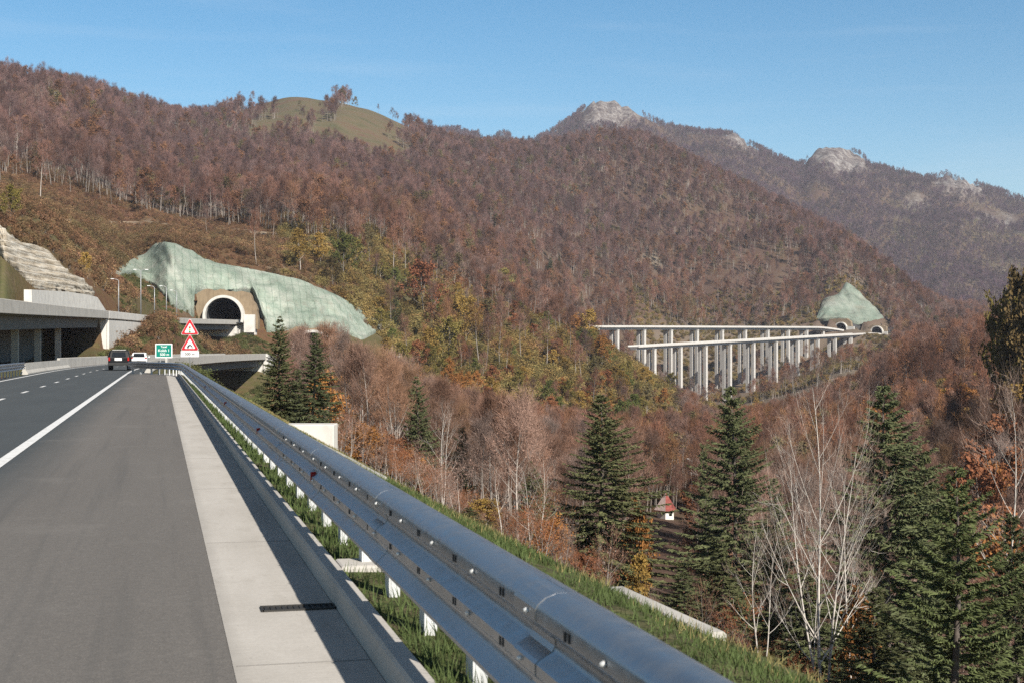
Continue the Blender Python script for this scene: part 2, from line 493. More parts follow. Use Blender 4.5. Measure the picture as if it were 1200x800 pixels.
# ------------------------------------------------------------------ terrain: one height field
def near_z(X, Y):
    xc = 2.42 + .62 * np.exp(-(np.maximum(Y, 9) - 9) / 10.0)          # crest of the bank
    e = X - xc
    drop = np.where(e < 1.2, 0.38 * e, 0.456 + 0.57 * (e - 1.2))
    v = np.where(e > 0, 0.06 - drop, np.where(X > 1.27, 0.14 - 0.045 * (X - 1.2), -0.1))
    v = np.where(X > 3.2, np.maximum(v, -29 + 4 * np.tanh((v + 29) / 12)), v)
    v = np.where(X < -30, -0.1 + 0.6 * (-30 - X), v)
    return v
KN = {
 -400: [(110,420),(200,330),(300,250),(430,200),(470,190),(650,150),(1000,80),(1150,60),(1200,65),(1300,80),(2600,200),(4200,150),(6500,300)],
 -100: [(110,430),(200,380),(300,300),(430,250),(470,240),(650,205),(900,135),(1050,100),(1100,88),(1200,90),(2600,220),(4200,150),(6500,300)],
 0:    [(110,438),(205,424),(222,365),(245,275),(262,262),(600,205),(900,140),(1050,100),(1100,88),(1250,92),(2600,220),(4200,160),(6500,300)],
 60:   [(110,437),(240,421),(262,362),(285,300),(300,290),(620,222),(900,155),(1050,115),(1150,103),(1300,105),(2600,220),(4200,160),(6500,300)],
 120:  [(110,436),(200,420),(250,407),(300,362),(325,342),(600,245),(900,175),(1100,132),(1250,114),(1400,120),(2600,220),(4200,160),(6500,300)],
 150:  [(110,436),(200,419),(262,403),(320,366),(400,326),(640,256),(900,196),(1200,152),(1400,128),(1500,126),(2600,220),(4200,160),(6500,300)],
 195:  [(110,436),(200,419),(262,398),(300,374.5),(388,370),(440,290),(650,258),(1000,200),(1400,155),(1650,141),(2600,230),(4200,170),(6500,300)],
 240:  [(110,437),(200,458),(290,438),(350,410),(424,378),(455,312),(650,266),(1000,212),(1400,165),(1800,142),(2600,230),(4200,170),(6500,300)],
 264:  [(110,438),(200,475),(290,452),(350,420),(428,378),(456,318),(650,268),(1000,214),(1400,163),(1850,134),(2600,230),(4200,170),(6500,300)],
 300:  [(110,445),(200,490),(290,458),(345,418),(434,392),(472,322),(640,270),(1000,215),(1400,160),(1900,121),(2600,230),(4200,170),(6500,300)],
 350:  [(110,480),(200,505),(300,455),(400,422),(442,412),(478,332),(620,275),(1000,220),(1400,160),(1900,114),(2600,230),(4200,170),(6500,300)],
 400:  [(110,505),(200,520),(300,470),(400,428),(452,402),(492,350),(620,292),(1000,230),(1400,170),(1900,122),(2600,230),(4200,170),(6500,300)],
 450:  [(110,540),(200,545),(300,490),(420,430),(490,398),(530,378),(660,308),(1000,240),(1500,180),(1950,136),(2600,230),(4200,170),(6500,300)],
 500:  [(110,560),(200,570),(300,510),(420,445),(520,402),(600,362),(700,328),(1000,258),(1500,198),(2000,158),(2600,230),(4200,170),(6500,300)],
 550:  [(110,580),(200,590),(300,530),(430,458),(560,396),(650,360),(740,348),(1050,280),(1500,215),(2050,177),(2600,230),(4200,170),(6500,300)],
 600:  [(110,600),(200,605),(300,548),(450,465),(600,396),(670,372),(800,375),(1100,310),(1500,235),(2100,180),(2600,230),(4200,170),(6500,300)],
 650:  [(110,620),(200,618),(300,558),(450,480),(600,412),(680,390),(850,405),(1150,360),(1500,260),(2050,175),(2600,230),(4200,160),(6500,300)],
 700:  [(110,640),(200,630),(300,565),(450,495),(600,430),(690,405),(860,440),(1150,408),(1450,300),(2000,164),(2600,230),(4200,130),(6500,300)],
 750:  [(110,660),(200,640),(300,572),(450,508),(600,455),(690,436),(860,468),(1150,432),(1400,340),(1950,168),(2600,230),(4200,130),(6500,300)],
 800:  [(110,680),(200,645),(300,578),(450,518),(600,480),(700,470),(860,486),(1130,462),(1350,385),(1900,191),(2600,250),(4200,150),(6500,300)],
 850:  [(110,690),(200,645),(300,580),(450,525),(600,492),(700,488),(860,500),(1150,468),(1350,388),(1850,216),(2600,260),(4200,155),(6500,300)],
 900:  [(110,700),(200,645),(300,580),(450,525),(600,492),(700,485),(860,492),(1170,455),(1350,388),(1800,242),(2600,280),(4200,175),(6500,300)],
 950:  [(110,710),(200,645),(300,575),(450,518),(600,485),(700,474),(860,474),(1240,437),(1345,384),(1700,268),(2600,300),(4200,180),(6500,300)],
 990:  [(110,715),(200,645),(300,572),(450,512),(600,476),(700,462),(860,462),(1325,393),(1400,334),(1650,290),(2600,320),(4200,178),(6500,300)],
 1030: [(110,720),(200,642),(300,568),(450,508),(600,470),(700,452),(900,455),(1322,396),(1395,364),(1550,318),(2500,340),(4200,193),(6500,300)],
 1060: [(110,720),(200,638),(300,562),(450,500),(600,460),(750,440),(900,442),(1300,408),(1400,376),(1500,345),(2300,365),(4200,205),(6500,300)],
 1100: [(110,720),(200,625),(300,545),(450,488),(600,452),(750,430),(900,436),(1250,415),(1400,392),(1500,372),(2200,372),(4200,212),(6500,300)],
 1150: [(110,712),(200,600),(300,518),(450,468),(600,440),(750,420),(900,428),(1250,418),(1400,405),(1500,392),(2200,375),(4200,222),(6500,300)],
 1200: [(110,695),(200,560),(300,480),(450,448),(600,432),(750,412),(900,420),(1250,418),(1400,408),(1500,398),(2200,375),(4200,236),(6500,300)],
 1300: [(110,670),(200,520),(300,440),(450,410),(600,410),(750,390),(900,395),(1250,400),(1400,395),(1500,390),(2200,360),(4200,250),(6500,300)],
 1600: [(110,620),(200,480),(300,410),(450,385),(600,380),(750,350),(900,340),(1250,330),(1400,330),(1500,330),(2200,330),(4200,260),(6500,300)],
}
kx = np.array(sorted(KN), float)
kd = np.array([[p[0] for p in KN[int(k)]] for k in kx], float)
kp = np.array([[p[1] for p in KN[int(k)]] for k in kx], float)
PXS = np.arange(-400, 1601, 4.0)
DS = np.concatenate([np.geomspace(2, 60, 70)[:-1], np.geomspace(60, 7500, 440)])
def colmap(a):
    r = np.stack([np.interp(PXS, kx, a[:, j]) for j in range(a.shape[1])], 1)
    k = np.ones(5) / 5
    return np.stack([np.convolve(np.pad(r[:, j], 2, 'edge'), k, 'valid') for j in range(r.shape[1])], 1)
cd, cp = colmap(kd), colmap(kp)
far_px = [560, 600, 640, 665, 690, 705, 718, 735, 760, 780, 820, 850, 862, 885, 905, 935, 943, 949, 957, 975, 995, 1010, 1020, 1040, 1080, 1110, 1125, 1150, 1175, 1200, 1300, 1600]
far_py = [185, 172, 157, 141, 121, 114, 116, 123, 137, 147, 154, 156, 155, 170, 180, 193, 189, 178, 171, 170, 174, 181, 193, 197, 208, 203, 205, 216, 225, 232, 250, 260]
cp[:, 11] = np.where(PXS > 560, np.interp(PXS, far_px, far_py), cp[:, 11])
cz = EYE + (HZ - cp) / F * cd
u0 = (PXS - 600) / F * 110.0
nz0 = near_z(SY * 110 + CY * u0, CY * 110 - SY * u0)
cz[:, 0] = np.where(PXS >= -50, nz0, cz[:, 0])

def pchip(x, y, xi):
    h = np.diff(x); dl = np.diff(y) / h
    m = np.zeros_like(y)
    w1, w2 = 2 * h[1:] + h[:-1], h[1:] + 2 * h[:-1]
    ok = dl[:-1] * dl[1:] > 0
    m[1:-1][ok] = (w1 + w2)[ok] / (w1[ok] / dl[:-1][ok] + w2[ok] / dl[1:][ok])
    m[0], m[-1] = dl[0], dl[-1]
    k = np.clip(np.searchsorted(x, xi) - 1, 0, len(x) - 2)
    t = (xi - x[k]) / h[k]
    return ((1 + 2 * t) * (1 - t) ** 2 * y[k] + t * (1 - t) ** 2 * h[k] * m[k] + t * t * (3 - 2 * t) * y[k + 1] + t * t * (t - 1) * h[k] * m[k + 1])
ZG = np.zeros((len(DS), len(PXS)))
for c in range(len(PXS)):
    dd = np.clip(DS, cd[c, 0], cd[c, -1])
    ZG[:, c] = pchip(cd[c], cz[c], dd)
DG, PG = np.meshgrid(DS, PXS, indexing='ij')
UG = (PG - 600) / F * DG
XG, YG = SY * DG + CY * UG, CY * DG - SY * UG
NZ = near_z(XG, YG)
wn_blend = sstep(85, 125, DG)
# gullies and roughness
amp = np.clip((DG - 120) / 400, 0, 1) * np.clip(0.0042 * DG, 0, 8)
rough = fbm(XG, YG, 170, 5) * amp
fa = np.clip((DG - 2600) / 900, 0, 1)
ridged = (1 - 2 * np.abs(fbm(XG * 0.8 + YG * 0.4, YG * 0.35 - XG * 0.3, 330, 4)))
rough = rough + fa * np.clip((4250 - DG) / 350, 0.0, 1) * (ridged * 26 + (1 - 2 * np.abs(fbm(XG, YG, 75, 4))) * 9) + fa * fbm(XG, YG, 60, 4) * 8
mid = np.clip((DG - 950) / 500, 0, 1) * (1 - fa)
crest_d = np.stack([np.interp(PXS, PXS, cd[:, 9])], 0)
rough = rough + mid * np.clip((crest_d - DG) / 300, 0, 1) * (1 - 2 * np.abs(fbm(XG * 0.5 + YG * 0.2, YG * 0.2, 120, 3))) * 11
rough = rough * (1 - 0.75 * np.exp(-((DG - crest_d) / 130) ** 2) * (PG < 700)) * (1 - .45 * np.exp(-((DG - 4200) / 160) ** 2))
ZG = NZ * (1 - wn_blend) + ZG * wn_blend + rough
ZG += (sstep(4, 12, np.abs(XG + 4)) * np.clip(DG / 60, 0.15, 1) * fbm(XG, YG, 6, 4) * 0.12)

# settle the ridges to their surveyed heights
near_px = [-400, 0, 50, 100, 150, 200, 240, 270, 300, 325, 345, 400, 440, 460, 500, 540, 600, 640, 680, 715, 760, 800, 850, 900, 950, 1000]
near_py = [75, 103, 111, 119, 130, 146, 147, 135, 124, 117, 113, 121, 131, 141, 159, 177, 180, 178, 171, 164, 173, 193, 218, 243, 269, 299]
for _ in range(3):
    P_ = HZ - (ZG - EYE) * F / DG
    b1 = (DG > 800) & (DG < 2300)
    top = np.where(b1, P_, 9e3).min(0); dlt = np.where(PXS < 960, np.clip(top - np.interp(PXS, near_px, near_py), -40, 40), 0)
    dlt = np.convolve(np.pad(dlt, 4, 'edge'), np.ones(9) / 9, 'valid')
    wgt = sstep(.62, .95, DG / crest_d) * (1 - sstep(1.1, 1.35, DG / crest_d))
    ZG = ZG + wgt * dlt[None, :] * DG / F
    top = np.where(DG > 2800, P_, 9e3).min(0); dlt = np.where(PXS > 600, np.clip(top - (np.interp(PXS, far_px, far_py) + 4), -40, 40), 0)
    dlt = np.convolve(np.pad(dlt, 1, 'edge'), np.ones(3) / 3, 'valid')
    ZG = ZG + sstep(3000, 4000, DG) * dlt[None, :] * DG / F

# corridors: cuttings and embankments that carry the two carriageways
def corridor(Z, X, Y):
    rx = road_x(Y)
    off = np.abs(X - rx)
    ong = (Y < 150) | ((Y > 338) & (Y < 436))
    w = 1 - sstep(5.6, np.where(Y < 120, 5.7, 12.0), off)
    sel = ong & (Y > 112)
    Z = np.where(sel, Z * (1 - w) + np.minimum(-0.12, 0) * w, Z)
    lay = (Y <= 118) & (X > -9.8) & (X < 1.27)
    Z = np.where(lay, np.minimum(Z, -0.1), Z)
    br = (Y >= 150) & (Y <= 338) & (off < 8)
    edge = np.minimum(np.clip((Y - 150) / 30, 0, 1), np.clip((338 - Y) / 28, 0, 1))
    Z = np.where(br, np.minimum(Z, -0.3 - 9.0 * edge), Z)
    # upper carriageway
    xl = left_xr(np.clip(Y, 0, 520)) - LW / 2
    dz = left_zp(np.clip(Y, 0, 520)) - 1.0
    offl = np.abs(X - xl)
    onl = ((Y >= 255) & (Y <= 350)) 
    w = 1 - sstep(np.where((X > xl) & (Y < 312), 3.6, 5.0), np.where((X > xl) & (Y < 312), 4.7, 9.0), offl)
    Z = np.where(onl, Z * (1 - w) + (dz - 0.25) * w, Z)
    inb = (offl < 6.6)
    under = np.where(Y < 205, -0.1, np.where(Y < 255, -0.1 + (Y - 205) / 50 * (dz - 1.6), dz - 2.0 - 9 * np.clip(np.minimum((Y - 350) / 14, (436 - Y) / 30), 0, 1)))
    Z = np.where(inb & ((Y < 255) | ((Y > 350) & (Y < 436))), np.minimum(Z, under), Z)
    return Z
ZG = corridor(ZG, XG, YG)

def H(x, y):
    px, d = to_pxd(np.asarray(x, float), np.asarray(y, float))
    ci = np.clip((px - PXS[0]) / 4.0, 0, len(PXS) - 1.001)
    ri = np.interp(d, DS, np.arange(len(DS))); ri = np.clip(ri, 0, len(DS) - 1.001)
    c0, r0 = ci.astype(int), ri.astype(int); fc, fr = ci - c0, ri - r0
    return (ZG[r0, c0] * (1 - fc) * (1 - fr) + ZG[r0, c0 + 1] * fc * (1 - fr) + ZG[r0 + 1, c0] * (1 - fc) * fr + ZG[r0 + 1, c0 + 1] * fc * fr)
def hz(x, y): return float(H(np.array([x]), np.array([y]))[0])

def ray(px, py, d0=100.0, d1=7000.0):
    """first terrain hit along the sight line of a photo pixel, beyond depth d0"""
    dd = np.geomspace(d0, d1, 900)
    u = (px - 600) / F * dd
    x, y = SY * dd + CY * u, CY * dd - SY * u
    z = EYE + (HZ - py) / F * dd
    hit = np.nonzero(H(x, y) >= z)[0]
    i = hit[0] if len(hit) else len(dd) - 1
    return dd[i]

# carve the four tunnel mouths out of the hill
PORTALS = []
def carve(px, d, base_z, r, rz, depth):
    p = W(px, HZ, d); ax = Vector((math.sin(-rz), math.cos(-rz)))
    rx_, ry_ = XG - p.x, YG - p.y
    s = rx_ * ax.x + ry_ * ax.y; t = rx_ * ax.y - ry_ * ax.x
    m = (s > -1.5 * r) & (s < depth) & (np.abs(t) < r * 1.15)
    ZG[m] = np.minimum(ZG[m], base_z - 0.4)
    m2 = (s > -1.2 * r) & (s < 0.3) & (np.abs(t) < r * 3.2)
    ZG[m2] = np.minimum(ZG[m2], base_z + 1.0 + 0.0 * s[m2])
PORT = [(263, 424, 10.0, 5.35, -0.22, 34), (367, 432, -0.4, 5.6, -0.26, 34), (986, 1326, 19.5, 5.6, -0.9, 40), (1028, 1326, 16.0, 5.6, -0.9, 40)]
ZB = ZG.copy()
for a in PORT: carve(*a)

# ground cover zones (grass, bracken, rock, bare soil) stored per vertex
PYG = HZ - (ZG - EYE) * F / DG
g_noise = fbm(XG, YG, 60, 4)
z_grass = sstep(0, 0.2, sstep(-.45, .35, np.minimum(np.minimum((PG - 292) / 45, (480 - PG) / 40), (194 - PYG) / 22) + .7 * g_noise + .25) * ((DG > 1350) & (DG < 2200)))
z_grass = np.maximum(z_grass, ((DG > 2700) & (PG > 1040) & (PYG > 235)) * sstep(-0.25, 0.2, g_noise + 0.25 * fbm(XG, YG, 300, 2)) * 0.8)
z_verge = ((DG < 130) & (XG > 1.2) & (XG < 4.6 + 0.6 * g_noise)) * 1.0
mound = ((DG > 100) & (DG < 400) & (PG > -120) & (PG < 330)) * sstep(-0.8, 0.1, g_noise + 0.2)
z_brack = ((PG < 470) & (DG > 205) & (DG < 720)) * 1.0
def rockiness(px, py, x, y, d):
    n = .7 * fbm(x, y, 70, 5)
    py = np.where(d > 4000, np.minimum(py, np.interp(px, far_px, far_py) + 6), py)
    r = np.full(np.shape(px), -9.0)
    for (cx, cyy, rx, ry) in ((722, 120, 54, 32), (880, 165, 32, 15), (980, 182, 48, 21), (1120, 220, 34, 13), (1160, 262, 30, 10), (1070, 236, 22, 7)):
        r = np.maximum(r, 1 - ((px - cx) / rx) ** 2 - ((py - cyy) / ry) ** 2)
    return sstep(-.05, .5, r + n) * (d > 3300)
smooth_rock = lambda a: (a + np.roll(a, 1, 0) + np.roll(a, -1, 0) + np.roll(a, 1, 1) + np.roll(a, -1, 1)) / 5
z_rock = rockiness(PG, PYG, XG, YG, DG)
ZG = ZG + smooth_rock(z_rock) * ((1 - 2 * np.abs(fbm(XG, YG, 38, 4))) * 10 - 3)
ZB = ZB + (ZG - ZB) * (DG > 3000)
z_soil = ((DG > 950) & (DG < 1420) & (PG > 730) & (PG < 1050) & (PYG > 378)) * 0.5
z_soil = np.maximum(z_soil, ((DG > 400) & (DG < 3000)) * sstep(0.62, 0.9, fbm(XG, YG, 45, 4)) * 0.8)
def smooth2(a):
    a = a.astype(float)
    for ax in (0, 1):
        a = (np.roll(a, 1, ax) + np.roll(a, -1, ax) + 2 * a) / 4
    return a
zones = [smooth2(np.clip(np.maximum(z_grass, 0), 0, 1)), smooth2(z_brack), smooth2(z_rock), smooth2(z_soil)]
mound = np.maximum(mound, ((DG > 400) & (DG < 780) & (PG > 395) & (PG < 820)) * sstep(-.6, .3, g_noise) * .75)
zone2 = smooth2(z_verge); zone3 = smooth2(mound)

def ground_mat():
    t = NT('hillside_ground'); v = t.coord('World')
    n1, n2 = t.noise(v, 0.035, 6.0, 0.62), t.noise(v, 0.5, 6.0, 0.65)
    c = t.ramp(n1, [(0.3, (0.085, 0.06, 0.048)), (0.5, (0.10, 0.062, 0.045)), (0.7, (0.10, 0.075, 0.045))])
    a = t.node("ShaderNodeAttribute", attribute_name='zone')
    s = t.node("ShaderNodeSeparateColor"); t.l.new(a.outputs['Color'], s.inputs['Color'])
    b = t.node("ShaderNodeAttribute", attribute_name='zone_near')
    s2 = t.node("ShaderNodeSeparateColor"); t.l.new(b.outputs['Color'], s2.inputs['Color'])
    c = t.mix(s.outputs['Green'], c, t.ramp(n2, [(0.3, (0.10, 0.055, 0.035)), (0.5, (0.125, 0.07, 0.038)), (0.7, (0.115, 0.09, 0.04))]))
    c = t.mix(s.outputs['Red'], c, t.ramp(n1, [(0.32, (0.125, 0.078, 0.052)), (0.5, (0.12, 0.098, 0.056)), (0.66, (0.085, 0.082, 0.042))]))
    c = t.mix(s.outputs['Blue'], c, t.ramp(t.noise(v, 0.05, 8.0, 0.75), [(0.38, (0.07, 0.055, 0.052)), (0.5, (0.155, 0.135, 0.127)), (0.62, (0.31, 0.29, 0.27))]))
    c = t.mix(a.outputs['Alpha'], c, t.ramp(n2, [(0.3, (0.17, 0.14, 0.10)), (0.55, (0.24, 0.2, 0.15)), (0.75, (0.15, 0.135, 0.08))]))
    c = t.mix(s2.outputs['Green'], c, t.ramp(n2, [(0.3, (0.145, 0.12, 0.075)), (0.48, (0.095, 0.092, 0.042)), (0.7, (0.075, 0.085, 0.033))]))
    c = t.mix(s2.outputs['Red'], c, t.ramp(t.noise(v, 3.0, 5.0), [(0.3, (0.09, 0.075, 0.045)), (0.6, (0.07, 0.085, 0.03))]))
    f = t.noise(v, 4.0, 5.0, 0.7)
    c = t.mix(1.0, c, t.rng(f, 0.25, 0.75, 0.7, 1.3), 'MULTIPLY')
    t.color(c).set(0.95, 0, 0.1).bump(n2, 0.8, 0.6)
    return t.m
M['ground'] = ground_mat()
R_, C_ = ZG.shape
tb = MB()
idx = np.arange(R_ * C_).reshape(R_, C_)
tq = np.stack([idx[:-1, :-1], idx[:-1, 1:], idx[1:, 1:], idx[1:, :-1]], -1).reshape(-1, 4)
tb.add(np.stack([XG, YG, ZG], -1).reshape(-1, 3), tq, 0, True)
ter = tb.build('terrain', M['ground'])
tag(ter, kind='structure')
at = ter.data.attributes.new('zone', 'FLOAT_COLOR', 'POINT')
at.data.foreach_set('color', np.stack([z.ravel() for z in zones], -1).astype(np.float32).ravel())
at = ter.data.attributes.new('zone_near', 'FLOAT_COLOR', 'POINT')
at.data.foreach_set('color', np.stack([zone2.ravel(), zone3.ravel(), zone3.ravel() * 0, zone3.ravel() * 0 + 1], -1).astype(np.float32).ravel())

# ------------------------------------------------------------------ roads, markings, gutter, kerb
def strip(mb, fx, a, b, z, Ys, fz=zero, mat=0):
    X, Y, n = path_frame(fx, Ys); Z = fz(Y) + z
    rows = [[(X[i] + n[i, 0] * a, Y[i] + n[i, 1] * a, Z[i]), (X[i] + n[i, 0] * b, Y[i] + n[i, 1] * b, Z[i])] for i in range(len(Y))]
    return mb.loft(rows, mat)
YR = np.concatenate([np.arange(-25, 115, 5), np.arange(115, 441, 5)]).astype(float)
m = MB(); strip(m, road_x, 4.7, -3.9, 0.0, YR); tag(m.build('road', M['lane']), kind='structure')
one = lambda X0: (lambda Y: np.full_like(np.asarray(Y, float), X0))
YS = np.array([-25., 0, 40, 80, 100, 112, 113.0])
m = MB()
rows = []
for y in np.concatenate([np.arange(-25, 104, 3.0), [104, 107, 110, 112.4]]):
    lw = -2.3
    rows.append([(lw, y, 0.004), (0.41 + 0.012 * math.sin(y * 1.7), y, 0.004)])
m.loft(rows); 
ts = NT('lay_by_asphalt'); tv = ts.coord('World')
gg = ts.node("ShaderNodeNewGeometry"); sx = ts.node("ShaderNodeSeparateXYZ"); ts.l.new(gg.outputs['Position'], sx.inputs[0])
fx_ = ts.rng(ts.math('ADD', sx.outputs['X'], ts.math('MULTIPLY', ts.noise(ts.coord('World', (1, .08, 1)), 1.4, 4.0), 0.8)), -1.95, -1.0)
big = ts.noise(ts.coord('World', (1.0, 0.1, 1.0)), 0.8, 6.0, 0.6)
cc = ts.mix(fx_, ts.ramp(big, [(0.3, (0.062, 0.069, 0.072)), (0.7, (0.074, 0.081, 0.083))]), ts.ramp(big, [(0.3, (0.136, 0.126, 0.116)), (0.7, (0.160, 0.149, 0.138))]))
s9 = ts.noise(tv, 90.0, 2.0, 0.7)
cc = ts.mix(1.0, cc, ts.ramp(s9, [(0.3, (0.72, 0.72, 0.72)), (0.55, (1.0, 1.0, 1.0)), (0.75, (1.45, 1.43, 1.4))]), 'MULTIPLY')
cc = ts.mix(ts.rng(ts.noise(tv, 14.0, 3.0), .35, .7, 0, .25), cc, (0.07, 0.068, 0.066))
cc = ts.mix(ts.rng(ts.noise(ts.coord('World', (2.6, .05, 1)), 1.6, 5.0, .6), .52, .68, 0, .42), cc, (0.085, 0.083, 0.08))
cc = ts.mix(ts.rng(ts.noise(ts.coord('World', (.5, .5, 1)), .9, 6.0, .7), .56, .70, 0, .35), cc, (0.19, 0.178, 0.165))
v9 = ts.node("ShaderNodeTexVoronoi", Scale=5.0); ts.l.new(tv, v9.inputs['Vector'])
cc = ts.mix(ts.rng(v9.outputs['Distance'], .02, .05, .6, 0.0), cc, (0.34, 0.32, 0.29))
ts.color(cc).set(0.85, 0, 0.25).bump(s9, 0.5, 0.006)
M['shoulder'] = ts.m
tag(m.build('hard_shoulder', M['shoulder']), kind='structure')
m = MB(); strip(m, one(0), 0.40, 1.181, 0.008, YS); tag(m.build('gutter', M['gutter']), kind='structure')
m = MB()
for y in np.arange(-3, 110, 5.3):
    m.box((0.80, y + 0.6, 0.0095), (0.76, 0.010, 0.0029))
tag(m.build('gutter_joints', M['concrete_dark']), kind='structure')
m = MB()
sweep(m, one(1.25), zero, np.arange(-6, 108, 2.0), [(-0.066, -0.05), (-0.06, 0.155), (-0.045, 0.175), (0.06, 0.175), (0.07, 0.16), (0.07, -0.05)])
tag(m.build('kerb', M['gutter']), kind='structure')
m = MB()
strip(m, road_x, 3.12, 3.32, 0.009, YR)
strip(m, road_x, -3.35, -3.17, 0.009, YR)
y0 = 53.2 - 9.7 * 6
while y0 < 330:
    if y0 > -20: strip(m, road_x, -0.02, 0.13, 0.009, np.linspace(y0, y0 + 2.7, 4))
    y0 += 9.7
tag(m.build('road_markings', M['paint']), kind='structure')

# ------------------------------------------------------------------ the near guardrail
PROF = [(0.12, .825), (0.118, .862), (0.09, .892), (0.045, .908), (-0.005, .906), (-0.045, .892), (-.074, .868), (-.083, .852), (-.085, .808), (-.073, .792), (-.020, .756), (-.008, .735), (-.008, .712), (-.020, .692),
        (-.073, .662), (-.085, .65), (-.085, .61), (-.073, .596), (-.020, .560), (-.008, .54), (-.008, .518), (-.020, .496), (-.060, .462), (-.078, .445), (-.080, .428)]
def rail_path():
    p = [(1.42, y) for y in np.concatenate([np.arange(-4, 20, 1.0), np.arange(20, 96, 3.0)])]
    for a in np.linspace(0, 1, 14):
        t = a * math.radians(84)
        p.append((1.42 - 4.0 * (1 - math.cos(t)) , 96 + 15.0 * math.sin(t)))
    p += [(-2.0, 111.3), (-2.35, 111.5)]
    return np.array(p)
RP = rail_path()
def rail_mesh(mb, P, prof, thick=0.012):
    t = np.gradient(P, axis=0); t /= np.linalg.norm(t, axis=1)[:, None]
    n = np.stack([t[:, 1], -t[:, 0]], -1)
    back = [(o + thick, z) for o, z in prof[::-1]]
    rows = [[(P[i, 0] + n[i, 0] * o, P[i, 1] + n[i, 1] * o, z) for o, z in list(prof) + back] for i in range(len(P))]
    mb.loft(rows, 0, False, True, True)
    return n
gr = empty('guardrail', (1.42, 0, 0))
tag(gr, 'galvanised steel guardrail with double trough running beside the kerb and lay-by', 'guardrail')
GO = Vector((1.42, 0, 0))
def local(P): return np.array(P) - np.array([GO.x, GO.y])
m = MB(); rail_mesh(m, local(RP), PROF)
ro = m.build('rail', M['galv'], gr)
for p_ in ro.data.polygons: p_.use_smooth = True
mod = ro.modifiers.new("edge", 'EDGE_SPLIT'); mod.split_angle = math.radians(38)
pm = MB()
pm.box((0, 0, 0.36), (0.006, 0.13, 0.84)); pm.box((0.03, -0.066, 0.36), (0.06, 0.006, 0.84)); pm.box((0.03, 0.066, 0.36), (0.06, 0.006, 0.84)); pm.box((-0.012, 0, 0.36), (0.012, 0.165, 0.84))
pme = pm.mesh('post', M['post'])
sm = MB(); sm.box((0, 0, 0.60), (0.07, 0.07, 0.34)); sme = sm.mesh('spacer_block', M['galv'])
seg = np.concatenate([[0], np.cumsum(np.linalg.norm(np.diff(RP, axis=0), axis=1))])
for k, s in enumerate(np.arange(0.3, seg[-1], 1.333)):
    x, y = np.interp(s, seg, RP[:, 0]), np.interp(s, seg, RP[:, 1])
    x2, y2 = np.interp(s + .2, seg, RP[:, 0]), np.interp(s + .2, seg, RP[:, 1])
    rz = math.atan2(y2 - y, x2 - x) - math.pi / 2
    c, s_ = math.cos(rz), math.sin(rz)
    put('post', pme, gr, (x + c * 0.10 - GO.x, y + s_ * 0.10 - GO.y, 0), rz)
    if k < 22: put('spacer_block', sme, gr, (x + c * 0.045 - GO.x, y + s_ * 0.045 - GO.y, 0), rz)
bm_ = MB(); bm_.tube([(-.018, 0, 0), (-.008, 0, 0), (0.0, 0, 0)], [0.006, 0.011, 0.012], 8, cap=True); bme = bm_.mesh('bolt', M['bolt'])
sl = MB(); sl.box((0, 0, 0), (0.004, 0.02, 0.034)); slme = sl.mesh('bolt_slot', M['slot'])
for k in range(16):
    y = 1.35 + k * 0.95
    for z in (0.83, 0.63):
        put('bolt', bme, gr, (-0.085, y + (0.1 if z < .7 else 0), z))
        put('bolt_slot', slme, gr, (-0.0855, y + 0.40, z)); put('bolt_slot', slme, gr, (-0.0855, y + 0.45, z - .004))
for y in (5.2, 9.2, 13.2, 17.2, 25.2, 33.2, 41.2):     # splice sleeve: one short overlap of sheet, standing 3 mm proud
    sp = MB(); P = np.array([(-0.004, y - 0.16), (-0.004, y + 0.16)]); rail_mesh(sp, P, PROF, 0.004); sp.build('splice_sleeve', M['galv'], gr)
rm = MB(); rm.box((-.03, 0, 0), (.05, .004, .085)); rm.box((-.008, 0.02, 0), (.006, .05, .085)); rme = rm.mesh('reflector', M['red'])
for y in (13.0, 20.5, 31.0, 45, 62, 80): put('reflector', rme, gr, (-0.04, y, 0.652))

# far-side guardrail before the concrete barrier
g2 = empty('guardrail', (-9.75, 80, 0))
tag(g2, 'short grey steel guardrail on the far road edge, butting into a concrete barrier', 'guardrail')
m = MB()
sweep(m, one(0), zero, np.array([-45., -20, 0, 20, 30.5]), [(-o, z) for o, z in PROF[::-1]] + [(-o - 0.012, z) for o, z in PROF], 0)
m.build('rail', M['galv'], g2)
for y in np.arange(-44, 30, 2.0): put('post', pme, g2, (-0.18, y, 0), math.pi)

# concrete barriers along our road
JB = [(-.28, -.02), (-.28, .08), (-.12, .32), (-.08, .84), (.08, .84), (.12, .32), (.28, .08), (.28, -.02)]
m = MB(); sweep(m, lambda Y: road_x(Y) - 4.15, zero, np.arange(111.4, 152, 5), JB)
tag(m.build('concrete_barrier', M['concrete']), 'pale concrete road barrier along the far edge of the carriageway, behind the cars', 'barrier')
m = MB(); sweep(m, lambda Y: road_x(Y) + 4.75, zero, np.arange(117, 152, 4), JB)
tag(m.build('concrete_barrier', M['concrete']), 'pale concrete road barrier behind the end of the lay-by rail, beside the green sign', 'barrier')

# drain grate in the gutter
g = empty('drain_grate', (0.93, 9.95, 0.011)); tag(g, 'dark iron drain grate set across the pale concrete gutter', 'drain')
m = MB(); m.box((0, -.085, 0.004), (0.50, .016, .012)); m.box((0, .085, 0.004), (0.50, .016, .012)); m.box((-.25, 0, 0.004), (.016, .186, .012)); m.box((.25, 0, 0.004), (.016, .186, .012))
m.build('frame', M['grate'], g)
m = MB()
for x in np.linspace(-.22, .22, 12): m.box((x, 0, 0.001), (.022, .154, .009))
m.box((0, 0, -0.0015), (0.485, .154, .001))
m.build('bars', M['slot'], g)
